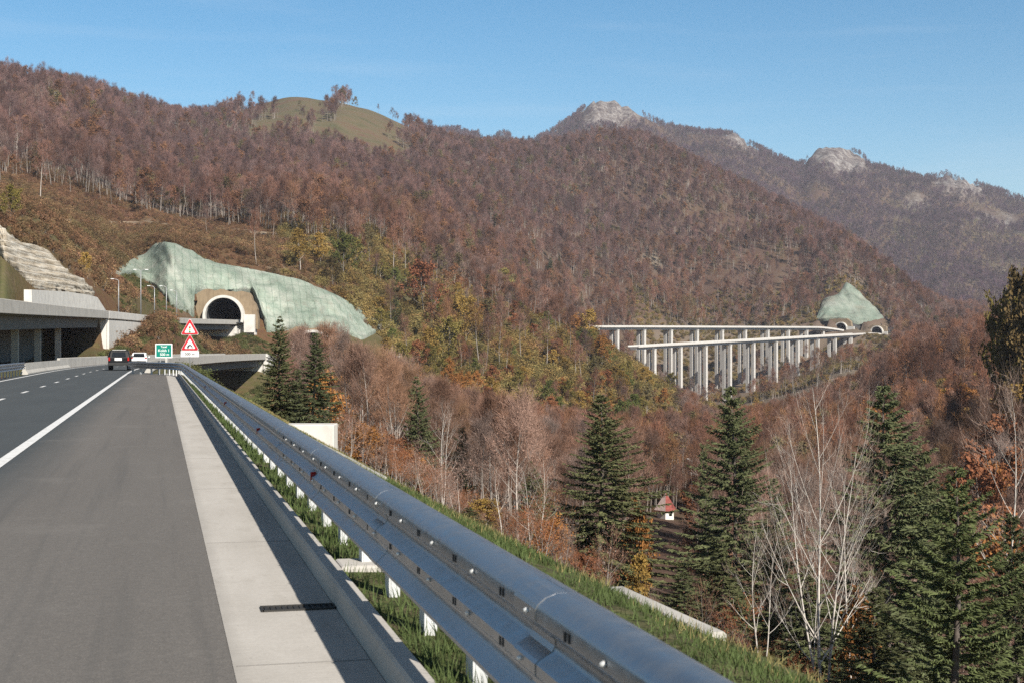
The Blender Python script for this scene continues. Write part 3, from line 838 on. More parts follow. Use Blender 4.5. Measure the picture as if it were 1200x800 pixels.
# concrete pad across the verge and the channel at the top of the slope
m = MB(); m.box((1.72, 10.9, 0.14), (0.80, 0.42, 0.07)); tag(bevel(m.build('drain_slab', M['gutter'])), 'small pale concrete slab crossing the grass between kerb and guardrail post', 'slab')
m = MB()
fxc = lambda Y: 2.45 + .62 * np.exp(-(np.maximum(np.asarray(Y, float), 9) - 9) / 10.0) + .95 + 0.05 * np.sin(np.asarray(Y) * .5)
sweep(m, fxc, lambda Y: H(fxc(Y), np.asarray(Y, float)), np.linspace(9.7, 11.8, 6), [(-.10, -.3), (-.10, .02), (-.07, .045), (.06, .045), (.085, .02), (.085, -.3)])
tag(m.build('drainage_channel', M['concrete']), 'pale concrete drainage edge in the grass at the top of the slope', 'channel')
m = MB(); sweep(m, fxc, lambda Y: H(fxc(Y), np.asarray(Y, float)), np.arange(23, 35, 0.8), [(-.08, -.3), (-.08, .02), (-.06, .04), (.06, .04), (.08, .02), (.08, -.3)])
tag(m.build('drainage_channel', M['concrete']), 'thin concrete drainage edge in the grass in front of the white concrete block', 'channel')
p = W(364, HZ, 48.5)
m = MB(); m.box((p.x, p.y, -1.52), (1.72, 1.1, 1.62), -YAW)
tag(bevel(m.build('concrete_block', M['white_wall']), 0.03), 'white concrete drain headwall block at the edge of the grass slope', 'block')

# ------------------------------------------------------------------ our bridge to the hidden tunnel
def bridge(name, label, fx, fz, Y0, Y1, half, piers, group=None, wall=False):
    mid = 0.5 * (Y0 + Y1)
    ox, oz = float(fx(np.array([mid]))[0]), 0.0
    root = empty(name, (ox, mid, 0)); tag(root, label, 'bridge', group)
    gx = lambda Y: fx(np.asarray(Y) + mid) - ox
    gz = lambda Y: fz(np.asarray(Y) + mid)
    Ys = np.linspace(Y0 - mid, Y1 - mid, max(6, int((Y1 - Y0) / 6)))
    m = MB()
    sweep(m, gx, gz, Ys, [(-half, -.02), (-half, -.35), (-half + 1.6, -.6), (-half + 1.7, -1.9), (half - 1.7, -1.9), (half - 1.6, -.6), (half, -.35), (half, -.02)])
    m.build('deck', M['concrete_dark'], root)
    for s in (-1, 1):
        m = MB(); o = s * half
        sweep(m, gx, gz, Ys, [(o - .14 + .0, -.30), (o + .14, -.30), (o + .14, .95), (o + .04, 1.0), (o - .10, 1.0), (o - .14, .95)])
        m.build('parapet', M['concrete'], root)
    for y in piers:
        x = float(gx(np.array([y - mid]))[0]); zt = float(gz(np.array([y - mid]))[0]) - 1.88
        zb = hz(x + ox, y) - 1.0
        m = MB(); m.box((x, y - mid, (zt + zb) / 2), (half * 1.05, 1.3, zt - zb))
        m.build('pier', M['concrete_dark'], root)
    return root
bridge('road_bridge', 'low concrete bridge carrying our road over the shaded gully behind the warning signs', lambda Y: road_x(Y) + 0.4, zero, 150, 338, 5.3, [205, 262])
rt = empty('bridge_abutment', (0, 0, 0)); tag(rt, 'white concrete bridge abutment beyond the gully, behind the two small firs', 'abutment')
m = MB()
ab = lambda Y: road_x(Y) + 0.4
sweep(m, ab, zero, np.linspace(330, 372, 8), [(4.9, -9), (5.9, -9), (5.9, 0.9), (4.9, 0.9)])
m.build('wing_wall', M['white_wall'], rt)
x = float(ab(np.array([331.0]))[0]); m = MB(); m.box((x, 331, -5), (10.2, 1.4, 9.6), -0.21); m.build('front_wall', M['white_wall'], rt)
m = MB(); sweep(m, ab, zero, np.linspace(338.5, 436, 14), [(-5.2, -.5), (5.4, -.5), (5.4, .0), (-5.2, .0)]); tag(m.build('road', M['lane']), kind='structure')

# ------------------------------------------------------------------ the upper carriageway on the left
lcx = lambda Y: left_xr(Y) - LW / 2
lcz = lambda Y: left_zp(Y) - 1.0
bridge('road_gallery', 'long elevated road deck on columns along the left of the carriageway, dark underneath', lcx, lcz, 30, 256, LW / 2, [])
gal = [o for o in COL.objects if o.name.startswith('road_gallery')][0]
for y in (64, 86, 108, 130, 152, 174, 196, 218):
    x = float(left_xr(np.array([y]))[0]) - 3.6
    zt = float(lcz(np.array([y]))[0]) - 0.6
    m = MB(); m.box((x - gal.location.x, y - gal.location.y, zt / 2 - .5), (0.85, 0.8, zt + 1.0))
    bevel(m.build('column', M['concrete'], gal), .05)
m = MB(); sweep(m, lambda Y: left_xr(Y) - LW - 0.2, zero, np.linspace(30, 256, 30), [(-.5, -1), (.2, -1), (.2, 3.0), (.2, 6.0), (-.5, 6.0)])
mw = m.build('retaining_wall', M['concrete_dark']); tag(mw, 'dark shaded retaining wall behind the columns of the elevated road', 'wall')  # shade under the deck is put into the wall's dark tone
rt = empty('bridge_abutment', (0, 0, 0)); tag(rt, 'pale concrete abutment and wing wall at the end of the elevated road deck', 'abutment')
m = MB(); x = float(lcx(np.array([257.5]))[0]); zz = float(lcz(np.array([257.5]))[0]); m.box((x, 257.2, zz / 2 - 1.0), (LW - .6, 2.0, zz + 1.0), -.1); m.build('front_wall', M['white_wall'], rt)
m = MB(); sweep(m, left_xr, lcz, np.linspace(256.3, 352, 16), [(-.25, -8.5), (.1, -8.5), (.1, -.62), (-.25, -.62)]); m.build('wing_wall', M['white_wall'], rt)
m = MB(); sweep(m, left_xr, lcz, np.linspace(256.3, 352, 16), [(-.9, -.6), (.14, -.3), (.14, .95), (.04, 1.0), (-.14, 1.0), (-.2, -.0), (-.9, -.0)]); m.build('parapet', M['white_wall'], rt)
m = MB(); strip(m, lcx, -5.0, 5.0, 0.03, np.linspace(30, 440, 60), lcz); tag(m.build('road', M['lane']), kind='structure')
bridge('road_bridge', 'short high concrete bridge leading into the open left tunnel mouth', lcx, lcz, 352, 432, LW / 2, [])
rt = empty('bridge_abutment', (0, 0, 0)); tag(rt, 'pale concrete abutment under the left tunnel mouth', 'abutment')
x = float(lcx(np.array([430]))[0]); m = MB(); m.box((x, 431.5, 4.0), (11.5, 3.5, 9.6), -.24); m.build('front_wall', M['white_wall'], rt)
m = MB(); m.box((x + 8.2, 433.2, 8.6), (6, 2.5, 4.6), -.24); m.build('wing_wall', M['white_wall'], rt)
# white wall above the deck
rt = MB()
rows = []
for y, h in ((246, 4.3), (262, 4.6), (285, 5.0), (305, 5.1), (316, 4.9), (331, 0.6)):
    xx = float(left_xr(np.array([y]))[0]) - LW - 0.4; z0 = float(lcz(np.array([y]))[0]) - 1
    rows.append([(xx, y, z0), (xx - .2, y, z0 + h + 1), (xx - 1.4, y, z0 + h + 1), (xx - 1.4, y, z0)])
rt.loft(rows, 0, False, True, True)
tag(rt.build('retaining_wall', M['white_wall']), 'smooth white retaining wall below the terraced rock cutting', 'wall')

# ------------------------------------------------------------------ slope patches laid on the terrain
ZCARVED = ZG; ZG = ZB      # the netting spans the hill as it was before the tunnel mouths were cut
def patch(name, mat, left, right, n, k, lift, fold=None, d0=150.0, smooth=2):
    """left/right: polylines of photo pixels that bound the patch; it follows the hill, standing proud of it"""
    la, ra = np.array(left, float), np.array(right, float)
    def res(a, n):
        s = np.concatenate([[0], np.cumsum(np.linalg.norm(np.diff(a, axis=0), axis=1))]); t = np.linspace(0, s[-1], n)
        return np.stack([np.interp(t, s, a[:, 0]), np.interp(t, s, a[:, 1])], -1)
    A, B = res(la, n), res(ra, n)
    rows = []
    for i in range(n):
        row = []
        for j in range(k):
            t = j / (k - 1); p = A[i] * (1 - t) + B[i] * t
            d = ray(p[0], p[1], d0)
            q = W(p[0], p[1], d)
            nz = lift + (fold(p[0], p[1]) if fold else 0)
            e = min(i, n - 1 - i, j, k - 1 - j)
            if e == 0: nz = -1.2
            v = (Vector((0, 0, EYE)) - q).normalized()
            nrm = (v + Vector((0, 0, 0.6))).normalized()
            row.append(q + nrm * (max(nz, 0.9) if e else nz))
        rows.append(row)
    # soften jumps of the ray hits
    R = np.array([[tuple(p) for p in r] for r in rows])
    for _ in range(smooth):
        S = R.copy()
        S[1:-1, 1:-1] = (R[1:-1, 1:-1] * 2 + R[:-2, 1:-1] + R[2:, 1:-1] + R[1:-1, :-2] + R[1:-1, 2:]) / 6
        R = S
    zt = H(R[1:-1, 1:-1, 0].ravel(), R[1:-1, 1:-1, 1].ravel()).reshape(R[1:-1, 1:-1, 2].shape) + .8
    R[1:-1, 1:-1, 2] = np.maximum(R[1:-1, 1:-1, 2], zt)
    m = MB(); m.loft(R, 0, True)
    o = m.build(name, mat)
    return o
def net_mat(name, sc_=1.0, dark=1.0):
    t = NT(name); v = t.coord('World')
    n = t.noise(v, 0.12 * sc_, 6.0, 0.65)
    c = t.ramp(n, [(0.30, (0.21, 0.275, 0.22)), (0.5, (0.31, 0.36, 0.30)), (0.68, (0.40, 0.42, 0.365))])
    st = t.noise(t.coord('World', (1.3, 1.3, 0.12)), 0.8, 4.0)
    c = t.mix(t.rng(st, 0.5, 0.7, 0, 0.35), c, (0.32, 0.335, 0.30))
    h = t.noise(t.coord('World', (0.08, 0.08, 0.9)), 0.9, 4.0)
    c = t.mix(t.rng(h, 0.55, 0.7, 0, 0.4), c, (0.12, 0.18, 0.135))
    c = t.mix(t.rng(t.noise(v, 0.05, 3.0), 0.58, 0.68, 0, 0.35), c, (0.33, 0.29, 0.22))
    # seams between the rolls, anchor plates and bare patches
    g9 = t.node("ShaderNodeNewGeometry"); s9 = t.node("ShaderNodeSeparateXYZ"); t.l.new(g9.outputs['Position'], s9.inputs[0])
    wob = t.math('ADD', t.math('MULTIPLY', s9.outputs['X'], .42), t.math('MULTIPLY', t.noise(v, .25, 3.0), .5))
    fr = t.math('FRACT', wob)
    c = t.mix(t.rng(fr, 0.0, 0.13, 0.7, 0.0), c, (0.10, 0.165, 0.125))
    vo = t.node("ShaderNodeTexVoronoi", Scale=.55); t.l.new(v, vo.inputs['Vector'])
    c = t.mix(t.rng(vo.outputs['Distance'], .06, .12, .5, 0.0), c, (0.10, 0.11, 0.095))
    c = t.mix(1.0, c, t.rng(t.noise(v, 1.6, 6.0, .75), .25, .75, .72, 1.25), 'MULTIPLY')
    c = t.mix(t.rng(t.noise(v, .22, 7.0, .75), .57, .68, 0, .62), c, (0.27, 0.235, 0.19))
    c = t.mix(1.0, c, t.rng(t.noise(v, .09 / sc_ ** .5 * .6, 5.0, .7), .3, .7, .72 * dark, 1.2 * dark), 'MULTIPLY')
    t.color(c).set(0.9, 0, 0.1).bump(t.noise(v, 1.1 * sc_, 8.0, 0.78), .9, .5 / sc_)
    return t.m
M['net'] = net_mat('green_slope_netting')
def fold_a(x, y):
    r = 0.0
    for (x0, y0, x1, y1) in ((190, 292, 224, 372), (288, 326, 312, 392)):
        if y0 - 10 <= y <= y1:
            cx = np.interp(y, [y0, y1], [x0, x1]); r += 1.5 * math.exp(-((x - cx - 3) / 2.2) ** 2) - 1.0 * math.exp(-((x - cx + 2) / 2.2) ** 2)
    q = np.array([x * .7 + y * .5]); w9 = np.array([y - x * .3])
    return r + 1.5 * (1 - 2 * abs(float(fbm(q, w9, 16, 4)[0])))
net = empty('slope_netting', tuple(W(290, 330, 450))); tag(net, 'large sheet of pale green netting over the cut slope round the left tunnel mouth', 'slope netting')
def reparent(o, root):
    o.parent = root; o.location = -root.location
    return o
reparent(patch('net_sheet', M['net'], [(133, 325), (141, 314), (152, 310), (158, 303), (170, 299), (180, 287), (190, 284), (207, 286), (216, 292), (226, 295), (238, 306), (262, 312), (300, 318), (330, 323)],
               [(134, 327), (155, 322), (175, 332), (190, 345), (200, 360), (228, 372), (228, 346), (296, 343), (316, 395)], 90, 34, 1.8, fold_a, 280), net)
reparent(patch('net_sheet', M['net'], [(292, 318), (330, 323), (350, 328), (390, 345), (420, 360), (440, 372), (448, 384)],
               [(312, 392), (335, 390), (352, 386), (380, 386), (405, 392), (424, 400), (446, 388)], 70, 28, 1.9, fold_a, 380), net)
def fold_b(x, y):
    cx = np.interp(y, [332, 384], [988, 1006]); return 4.0 * math.exp(-((x - cx - 2) / 1.8) ** 2) - 3.5 * math.exp(-((x - cx + 2) / 2.0) ** 2) + 3.0 * (1 - 2 * abs(float(fbm(np.array([x]), np.array([y]), 9, 4)[0])))
M['net_far'] = net_mat('far_slope_netting', .3, .8)
o = patch('slope_netting', M['net_far'], [(955, 377), (960, 362), (964, 350), (980, 345), (984, 340), (990, 331), (998, 336), (1006, 345)],
          [(958, 377), (980, 374), (1000, 379), (1006, 380), (1012, 378), (1024, 377), (1038, 374), (1020, 358)], 44, 24, 3.2, fold_b, 1280)
tag(o, 'distant patch of green netting above the twin tunnel mouths of the far viaduct', 'slope netting')

def rock_mat():
    t = NT('terraced_rock'); v = t.coord('World', (0.25, 0.25, 1.6))
    n = t.noise(v, 0.55, 7.0, 0.68)
    c = t.ramp(n, [(0.30, (0.20, 0.165, 0.12)), (0.45, (0.40, 0.35, 0.28)), (0.6, (0.52, 0.48, 0.41)), (0.75, (0.60, 0.57, 0.52))])
    n2 = t.noise(t.coord('World'), 0.35, 6.0)
    c = t.mix(t.rng(n2, 0.52, 0.7, 0, 0.5), c, (0.33, 0.27, 0.18))
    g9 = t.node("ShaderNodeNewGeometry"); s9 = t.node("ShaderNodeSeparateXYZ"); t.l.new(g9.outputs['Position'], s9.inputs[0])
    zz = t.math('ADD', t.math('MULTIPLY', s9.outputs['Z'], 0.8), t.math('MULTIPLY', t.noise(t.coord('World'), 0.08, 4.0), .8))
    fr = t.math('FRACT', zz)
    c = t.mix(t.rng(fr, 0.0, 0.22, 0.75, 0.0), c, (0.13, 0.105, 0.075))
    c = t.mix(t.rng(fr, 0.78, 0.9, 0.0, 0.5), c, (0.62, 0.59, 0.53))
    t.color(c).set(0.92, 0, 0.15).bump(n, 1.0, 0.5)
    return t.m
M['rock'] = rock_mat()
def bench(x, y):
    z = (y + .30 * (40 - x) * .35) / 8.0 + .12 * float(fbm(np.array([x]), np.array([y]), 25, 2)[0])
    return 1.9 * (z - math.floor(z)) ** 1.5 + 0.35 * float(fbm(np.array([x]), np.array([y * 2.5]), 9, 4)[0])
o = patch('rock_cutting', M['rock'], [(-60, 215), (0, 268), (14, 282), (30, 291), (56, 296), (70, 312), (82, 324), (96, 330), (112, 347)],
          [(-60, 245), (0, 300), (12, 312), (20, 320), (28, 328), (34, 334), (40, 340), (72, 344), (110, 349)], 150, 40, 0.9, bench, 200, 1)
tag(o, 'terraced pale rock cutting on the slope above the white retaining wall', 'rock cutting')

ZG = ZCARVED
# ------------------------------------------------------------------ tunnel mouths
def portal(px, d, base, r, rz, label, tan=None, wing=None):
    p = W(px, HZ, d); root = empty('tunnel_portal', (p.x, p.y, base), rz); tag(root, label, 'tunnel')
    A = [math.radians(a) for a in np.linspace(-18, 198, 31)]
    def arc(rr, y): return [(rr * math.cos(a), y, rr * math.sin(a) * 1.02 + 1.8) for a in A]
    m = MB(); m.loft([arc(r, -2.2), arc(r + .75, -2.2), arc(r + .75, 1.5)], 0, False); m.loft([arc(r, -2.2), arc(r, 1.0)], 0, True)
    m.build('arch_ring', M['white_wall'], root)
    m = MB(); m.loft([arc(r - .03, 0.0), arc(r - .03, 32)], 0, True)
    k = m.n; pts = arc(r, 31.9); m.add(pts + [(0, 31.9, 0)], [(i, i + 1, len(pts)) for i in range(len(pts) - 1)])
    m.build('lining', M['lining'], root)
    m = MB(); m.box((0, 15, -.15), (2 * r, 38, .25)); m.build('roadway', M['lane'], root)
    if tan:
        xl, xr, top = tan
        out = [(xr, 0.4, -2.0), (xr * 0.98, 0.4, top * .45), (xr * .86, 0.4, top * .8), (xr * .62, .4, top * .97), (0, .4, top), (xl * .8, .4, top * 1.0), (xl * .97, .4, top * .85), (xl, .4, -2.0)]
        ins = arc(r + .3, 0.4)
        sa = np.linspace(0, 1, len(ins)); so_ = np.concatenate([[0], np.cumsum([math.dist(out[i], out[i + 1]) for i in range(len(out) - 1)])]); so_ /= so_[-1]
        oo = [tuple(np.interp(s, so_, [q[c] for q in out]) for c in range(3)) for s in sa]
        jr = random.Random(int(px)); oo = [(q[0] + jr.uniform(-.45, .45), q[1], q[2] + (jr.uniform(-.5, .4) if 2 < i_ < len(oo) - 3 else 0)) for i_, q in enumerate(oo)]
        ins[0] = (r + .3, .4, -2.0); ins[-1] = (-r - .3, .4, -2.0)
        m = MB(); m.loft([ins, oo], 0); m.loft([oo, [(a, b + 3.5, c) for a, b, c in oo]], 0)
        m.build('headwall', M['concrete_tan'], root)
    if wing:
        for (cx, w, h) in wing:
            m = MB(); m.box((cx, -0.6, h / 2 - 1.5), (w, 1.6, h + 3)); m.build('wing_wall', M['white_wall'], root)
    return root
portal(*PORT[0][:5], 'open tunnel mouth with a white concrete ring in a tan headwall, high on the left', tan=(-8.6, 9.6, 9.6), wing=[(7.6, 3.2, 2.3)])
portal(*PORT[1][:5], 'lower tunnel mouth half hidden behind the two small firs', tan=(-8.0, 8.5, 9.0))
portal(*PORT[2][:5], 'small far tunnel mouth at the end of the upper viaduct', tan=(-14, 10, 11.5), wing=[(9.5, 7, 4)])
portal(*PORT[3][:5], 'small far tunnel mouth at the end of the lower viaduct, rightmost', tan=(-8, 9.5, 9.0), wing=[(8.5, 4, 3.0)])

# ------------------------------------------------------------------ the far twin viaduct
def far_viaduct(label, pxs, px_end, s, d0, topl, lead):
    pts = []; d = d0
    P = [(pxs[0], d0)]
    for a, b in zip(pxs[:-1], pxs[1:]):
        du = (b - a) / F * d + (b - 600) / F * 20 * 0
        dd = math.sqrt(max(s * s - du * du, 9)); d += dd * 0.97; P.append((b, d))
    ctr = [W(a, HZ, b) for a, b in P]
    tz = [EYE + (HZ - np.interp(a, [q[0] for q in topl], [q[1] for q in topl])) / F * b for a, b in P]
    e = W(px_end[0], HZ, px_end[1]); lp = W(lead[0], HZ, lead[1])
    ax = [lp.x] + [c.x for c in ctr] + [e.x]; ay = [lp.y] + [c.y for c in ctr] + [e.y]; az = [EYE + (HZ - lead[2]) / F * lead[1]] + tz + [px_end[2]]
    C = np.array([ax, ay, az]).T
    root = empty('viaduct', (C[0, 0], C[0, 1], 0)); tag(root, label, 'viaduct')
    n_ = 60; ss = np.concatenate([[0], np.cumsum(np.linalg.norm(np.diff(C[:, :2], axis=0), axis=1))]); t = np.linspace(0, ss[-1], n_)
    k = np.ones(7) / 7
    Q = np.stack([np.interp(t, ss, C[:, i]) for i in range(3)], -1)
    for i in range(3): Q[:, i] = np.convolve(np.pad(Q[:, i], 3, 'reflect', reflect_type='odd'), k, 'valid')
    tg = np.gradient(Q[:, :2], axis=0); tg /= np.linalg.norm(tg, axis=1)[:, None]; nn = np.stack([tg[:, 1], -tg[:, 0]], -1)
    o = np.array([C[0, 0], C[0, 1], 0])
    def sw(prof, mat, name):
        m = MB(); m.loft([[(Q[i, 0] + nn[i, 0] * a - o[0], Q[i, 1] + nn[i, 1] * a - o[1], Q[i, 2] + z) for a, z in prof] for i in range(n_)], 0, False, True, True)
        m.build(name, mat, root)
    sw([(-5.4, -1.02), (-5.4, -1.35), (-3.4, -1.7), (-3.2, -3.3), (3.2, -3.3), (3.4, -1.7), (5.4, -1.35), (5.4, -1.02)], M['concrete_far'], 'deck')
    for sgn in (-1, 1):
        a = 5.55 * sgn; sw([(a - .15, -1.5), (a + .15, -1.5), (a + .15, .0), (a - .15, .0)], M['concrete_far'], 'parapet')
    for i in range(len(ctr)):
        j = int(np.argmin(np.hypot(Q[:, 0] - ctr[i].x, Q[:, 1] - ctr[i].y)))
        for sgn in (-1, 1):
            x, y = ctr[i].x + nn[j, 0] * 2.6 * sgn, ctr[i].y + nn[j, 1] * 2.6 * sgn
            zt = Q[j, 2] - 3.9; zb = hz(x, y) - 2
            if zt - zb < 1: zb = zt - 1
            m = MB(); m.box((x - o[0], y - o[1], (zt + zb) / 2), (2.7, 2.2, zt - zb), math.atan2(nn[j, 1], nn[j, 0])); m.build('pier', M['concrete_far'], root)
        m = MB(); m.box((ctr[i].x - o[0], ctr[i].y - o[1], Q[j, 2] - 3.62), (8.4, 2.2, .62), math.atan2(nn[j, 1], nn[j, 0])); m.build('pier_cap', M['concrete_far'], root)
    return Q
z4 = lambda v: 690 + v * 0.3
VQ1 = far_viaduct('upper far viaduct, straight pale deck on twin concrete piers across the valley', [z4(v) for v in (100, 205, 310, 412, 510, 600, 688, 768, 840, 905)], (984, 1322, 20.6), 32, 1085, [(700, 381.3), (990, 382.6)], (698, 1068, 381.5))
VQ2 = far_viaduct('lower far viaduct, climbing pale deck on the tallest twin piers, nearest the camera', [z4(v) for v in (245, 347, 445, 540, 632, 720, 805, 883, 950, 1012, 1060, 1096)], (1026, 1324, 17.2), 30, 1045, [(740, 404.5), (1034, 388.5)], (742, 1034, 404.5))

# earth track cut across the open slope
TRK = []
for px_ in np.arange(70, 326, 6.0):
    py_ = float(np.interp(px_, [70, 130, 200, 260, 300, 326], [258, 260, 264, 270, 273, 277])) + .5 * math.sin(px_ * .11)
    d_ = ray(px_, py_, 320); p_ = W(px_, py_, d_); TRK.append((p_.x, p_.y))
TRK = np.array(TRK)
for _ in range(3): TRK[1:-1] = (TRK[:-2] + 2 * TRK[1:-1] + TRK[2:]) / 4
m = MB(); tg_ = np.gradient(TRK, axis=0); tg_ /= np.linalg.norm(tg_, axis=1)[:, None]; nn_ = np.stack([tg_[:, 1], -tg_[:, 0]], -1)
rows = []
for i in range(len(TRK)):
    zc_ = hz(TRK[i, 0], TRK[i, 1])
    rows.append([(TRK[i, 0] + nn_[i, 0] * o_, TRK[i, 1] + nn_[i, 1] * o_, zc_ + z_) for o_, z_ in ((-2.2, 1.0), (-1.3, .45), (1.3, .4), (2.4, -1.2))])
m.loft(rows, 0, True)
M['track'] = simple('earth_track', (0.24, 0.185, 0.13), .95, 0, .3, .5)
tag(m.build('path', M['track']), kind='structure')

# ------------------------------------------------------------------ signs
def text_mesh(s, size, mat, name='lettering'):
    cu = bpy.data.curves.new(name, 'FONT'); cu.body = s; cu.size = size; cu.align_x = 'CENTER'; cu.align_y = 'CENTER'; cu.extrude = 0.002; cu.offset = 0.004
    ob = bpy.data.objects.new(name, cu); COL.objects.link(ob)
    dg = bpy.context.evaluated_depsgraph_get(); dg.update()
    me = bpy.data.meshes.new_from_object(ob.evaluated_get(dg)); bpy.data.objects.remove(ob); bpy.data.curves.remove(cu)
    me.materials.clear(); me.materials.append(mat); me.name = name
    return me
def put_text(s, size, mat, parent, loc):
    o = put('lettering', text_mesh(s, size, mat), parent, loc); o.rotation_euler = (math.pi / 2, 0, 0); return o
p = W(192, HZ, 115.5)
sg = empty('direction_sign', (p.x, p.y, 0), -0.16); tag(sg, 'green rectangular sign with three lines of white lettering behind the lay-by rail', 'sign')
m = MB(); m.tube([(-.3, .06, -.2), (-.3, .06, 2.2)], .04, 8, cap=True); m.build('post', M['steel'], sg)
m = MB(); m.tube([(.3, .06, -.2), (.3, .06, 2.2)], .04, 8, cap=True); m.build('post', M['steel'], sg)
zc = EYE + (HZ - 410.8) / F * 115.5
m = MB(); m.box((0, 0, zc), (1.36, .03, 1.14)); m.build('border', M['sign_white'], sg)
m = MB(); m.box((0, -.017, zc), (1.2, .012, .98)); m.build('panel', M['sign_green'], sg)
put_text('Tunel', .21, M['sign_white'], sg, (0, -.026, zc + .32)); put_text('Kolsh 1', .30, M['sign_white'], sg, (0, -.026, zc + .02)); put_text('500 m', .29, M['sign_white'], sg, (.06, -.026, zc - .30))

p = W(222.5, HZ, 101.5)
sg = empty('warning_signs', (p.x, p.y, 0), -0.2); sg.name = 'warning_sign'; tag(sg, 'two red triangular warning signs with a white plate stacked on one pole', 'sign')
m = MB(); m.tube([(0, .06, -.6), (0, .06, 4.0)], .04, 10, cap=True); m.build('post', M['steel'], sg)
def tri(w, y, zb):
    h = w * .9; r = w * .06; out = []
    for cx, cz, a0 in ((-w / 2 + r * 1.7, zb + r, 150), (w / 2 - r * 1.7, zb + r, -90), (0, zb + h - r * 2, 30)):
        for a in np.linspace(a0, a0 + 120, 5): out.append((cx + r * math.cos(math.radians(a)), y, cz + r * math.sin(math.radians(a))))
    return out
K = 101.5 / F
def warn(zb, w=1.32):
    m = MB(); m.prism(tri(w, 0.0, zb), (0, .025, 0)); m.build('backing', M['sign_white'], sg)
    m = MB(); m.prism(tri(w * .955, -.012, zb + .022), (0, .008, 0)); m.build('red_border', M['sign_red'], sg)
    m = MB(); m.prism(tri(w * .60, -.022, zb + .135), (0, .006, 0)); m.build('white_face', M['sign_white'], sg)
zt = EYE + (HZ - 392.3) * K
warn(zt); 
def disc(x, z, r, mat, name):
    m = MB(); m.prism([(x + r * math.cos(a), -.030, z + r * math.sin(a)) for a in np.linspace(0, 2 * math.pi, 17)[:-1]], (0, .006, 0)); m.build(name, mat, sg)
disc(0, zt + .52, .075, M['sign_red'], 'red_light'); disc(0, zt + .365, .065, M['sign_yellow'], 'amber_light'); disc(0, zt + .215, .07, M['sign_lime'], 'green_light')
zt2 = EYE + (HZ - 410.5) * K
warn(zt2)
A = np.linspace(0, math.pi, 15)
m = MB(); m.prism([(.20 * math.cos(a), -.031, zt2 + .17 + .25 * math.sin(a)) for a in A], (0, .006, 0)); m.build('tunnel_symbol', M['sign_black'], sg)
m = MB(); m.prism([(.03 + .11 * math.cos(a), -.037, zt2 + .171 + .15 * math.sin(a)) for a in A], (0, .005, 0)); m.build('tunnel_opening', M['sign_white'], sg)
m = MB(); m.box((0, 0, zt2 - .24), (1.28, .025, .42)); m.build('distance_plate', M['sign_white'], sg)
put_text('500 m', .27, M['sign_black'], sg, (0, -.02, zt2 - .25))

# ------------------------------------------------------------------ vehicles (seen from behind)
def wheel(parent, x, y, r, w):
    m = MB()
    ring = [(-w / 2, r * .6), (-w / 2, r * .92), (-w * .36, r), (w * .36, r), (w / 2, r * .92), (w / 2, r * .6)]
    A = np.linspace(0, 2 * math.pi, 25)
    m.loft([[(q[0], q[1] * math.cos(a), q[1] * math.sin(a)) for q in ring] for a in A], 0, True)
    t = m.build('wheel', M['tyre'], parent, (x, y, r))
    m = MB(); m.loft([[(s, 0, 0), (s * .8, r * .3 * math.cos(a), r * .3 * math.sin(a)), (s, r * .62 * math.cos(a), r * .62 * math.sin(a))] for a in A for s in (w * .48 * (1 if x > 0 else -1),)], 0)
    m.build('rim', M['steel'], t)
def car(label, loc, rz, paint, prof, width, glass, spare=False, roofrack=False, hw_scale=0.84):
    """prof: closed side outline (y, z); the body is lofted across the width with a tumblehome above the belt"""
    root = empty('car', loc, rz); tag(root, label, 'car')
    belt = 0.95 if not spare else 1.12; top = max(z for y, z in prof)
    rows = []
    for f in (-1, -.97, -.85, -.4, .4, .85, .97, 1):
        row = []
        for y, z in prof:
            k = 1.0 if z < belt else 1 - (1 - hw_scale) * (z - belt) / (top - belt)
            edge = 1.0 if abs(f) < .9 else (.985 if abs(f) < .99 else .955)
            row.append((f * width / 2 * k, y * edge, .42 + (z - .42) * (edge if z > .42 else 1)))
        rows.append(row)
    m = MB(); m.loft(rows, 0, False, True, True); b = m.build('body', M[paint], root)
    bv = b.modifiers.new('bevel', 'BEVEL'); bv.width = .03; bv.segments = 2; bv.limit_method = 'ANGLE'
    for g_ in glass:
        m = MB(); m.prism(g_[1], g_[2]); m.build(g_[0], M['glass'], root)
    return root
sp_ = [(-2.2, .45), (-2.25, .62), (-2.22, 1.1), (-2.05, 1.72), (-1.9, 1.78), (.35, 1.76), (.95, 1.18), (2.2, 1.08), (2.3, .7), (2.25, .42)]
suv = car('black off-road car seen from behind, driving on the main road', (-3.55, 133.5, 0.012), -0.02, 'car_black', sp_, 1.86,
          [('rear_window', [(-.62, -2.215, 1.18), (.62, -2.215, 1.18), (.54, -2.085, 1.62), (-.54, -2.085, 1.62)], (0, .03, 0)),
           ('side_window', [(-.945, -1.9, 1.2), (-.945, .4, 1.2), (-.83, .2, 1.64), (-.83, -1.85, 1.64)], (.03, 0, 0)),
           ('side_window', [(.915, -1.9, 1.2), (.915, .4, 1.2), (.80, .2, 1.64), (.80, -1.85, 1.64)], (.03, 0, 0))], True)
for sx in (-1, 1):
    for y in (-1.4, 1.4): wheel(suv, sx * .80, y, .39, .26)
    m = MB(); m.box((sx * .82, -2.26, 1.0), (.14, .05, .3)); m.build('tail_lamp', M['tail'], suv)
    m = MB(); m.tube([(sx * .62, -1.8, 1.80), (sx * .62, -1.7, 1.85), (sx * .62, .1, 1.85), (sx * .62, .2, 1.80)], .02, 6); m.build('roof_rail', M['trim'], suv)
    m = MB(); m.box((sx * 1.03, .62, 1.2), (.2, .1, .16)); m.build('wing_mirror', M['trim'], suv)
m = MB(); m.box((0, -2.3, .55), (1.8, .16, .24)); bevel(m.build('bumper', M['trim'], suv), .03)
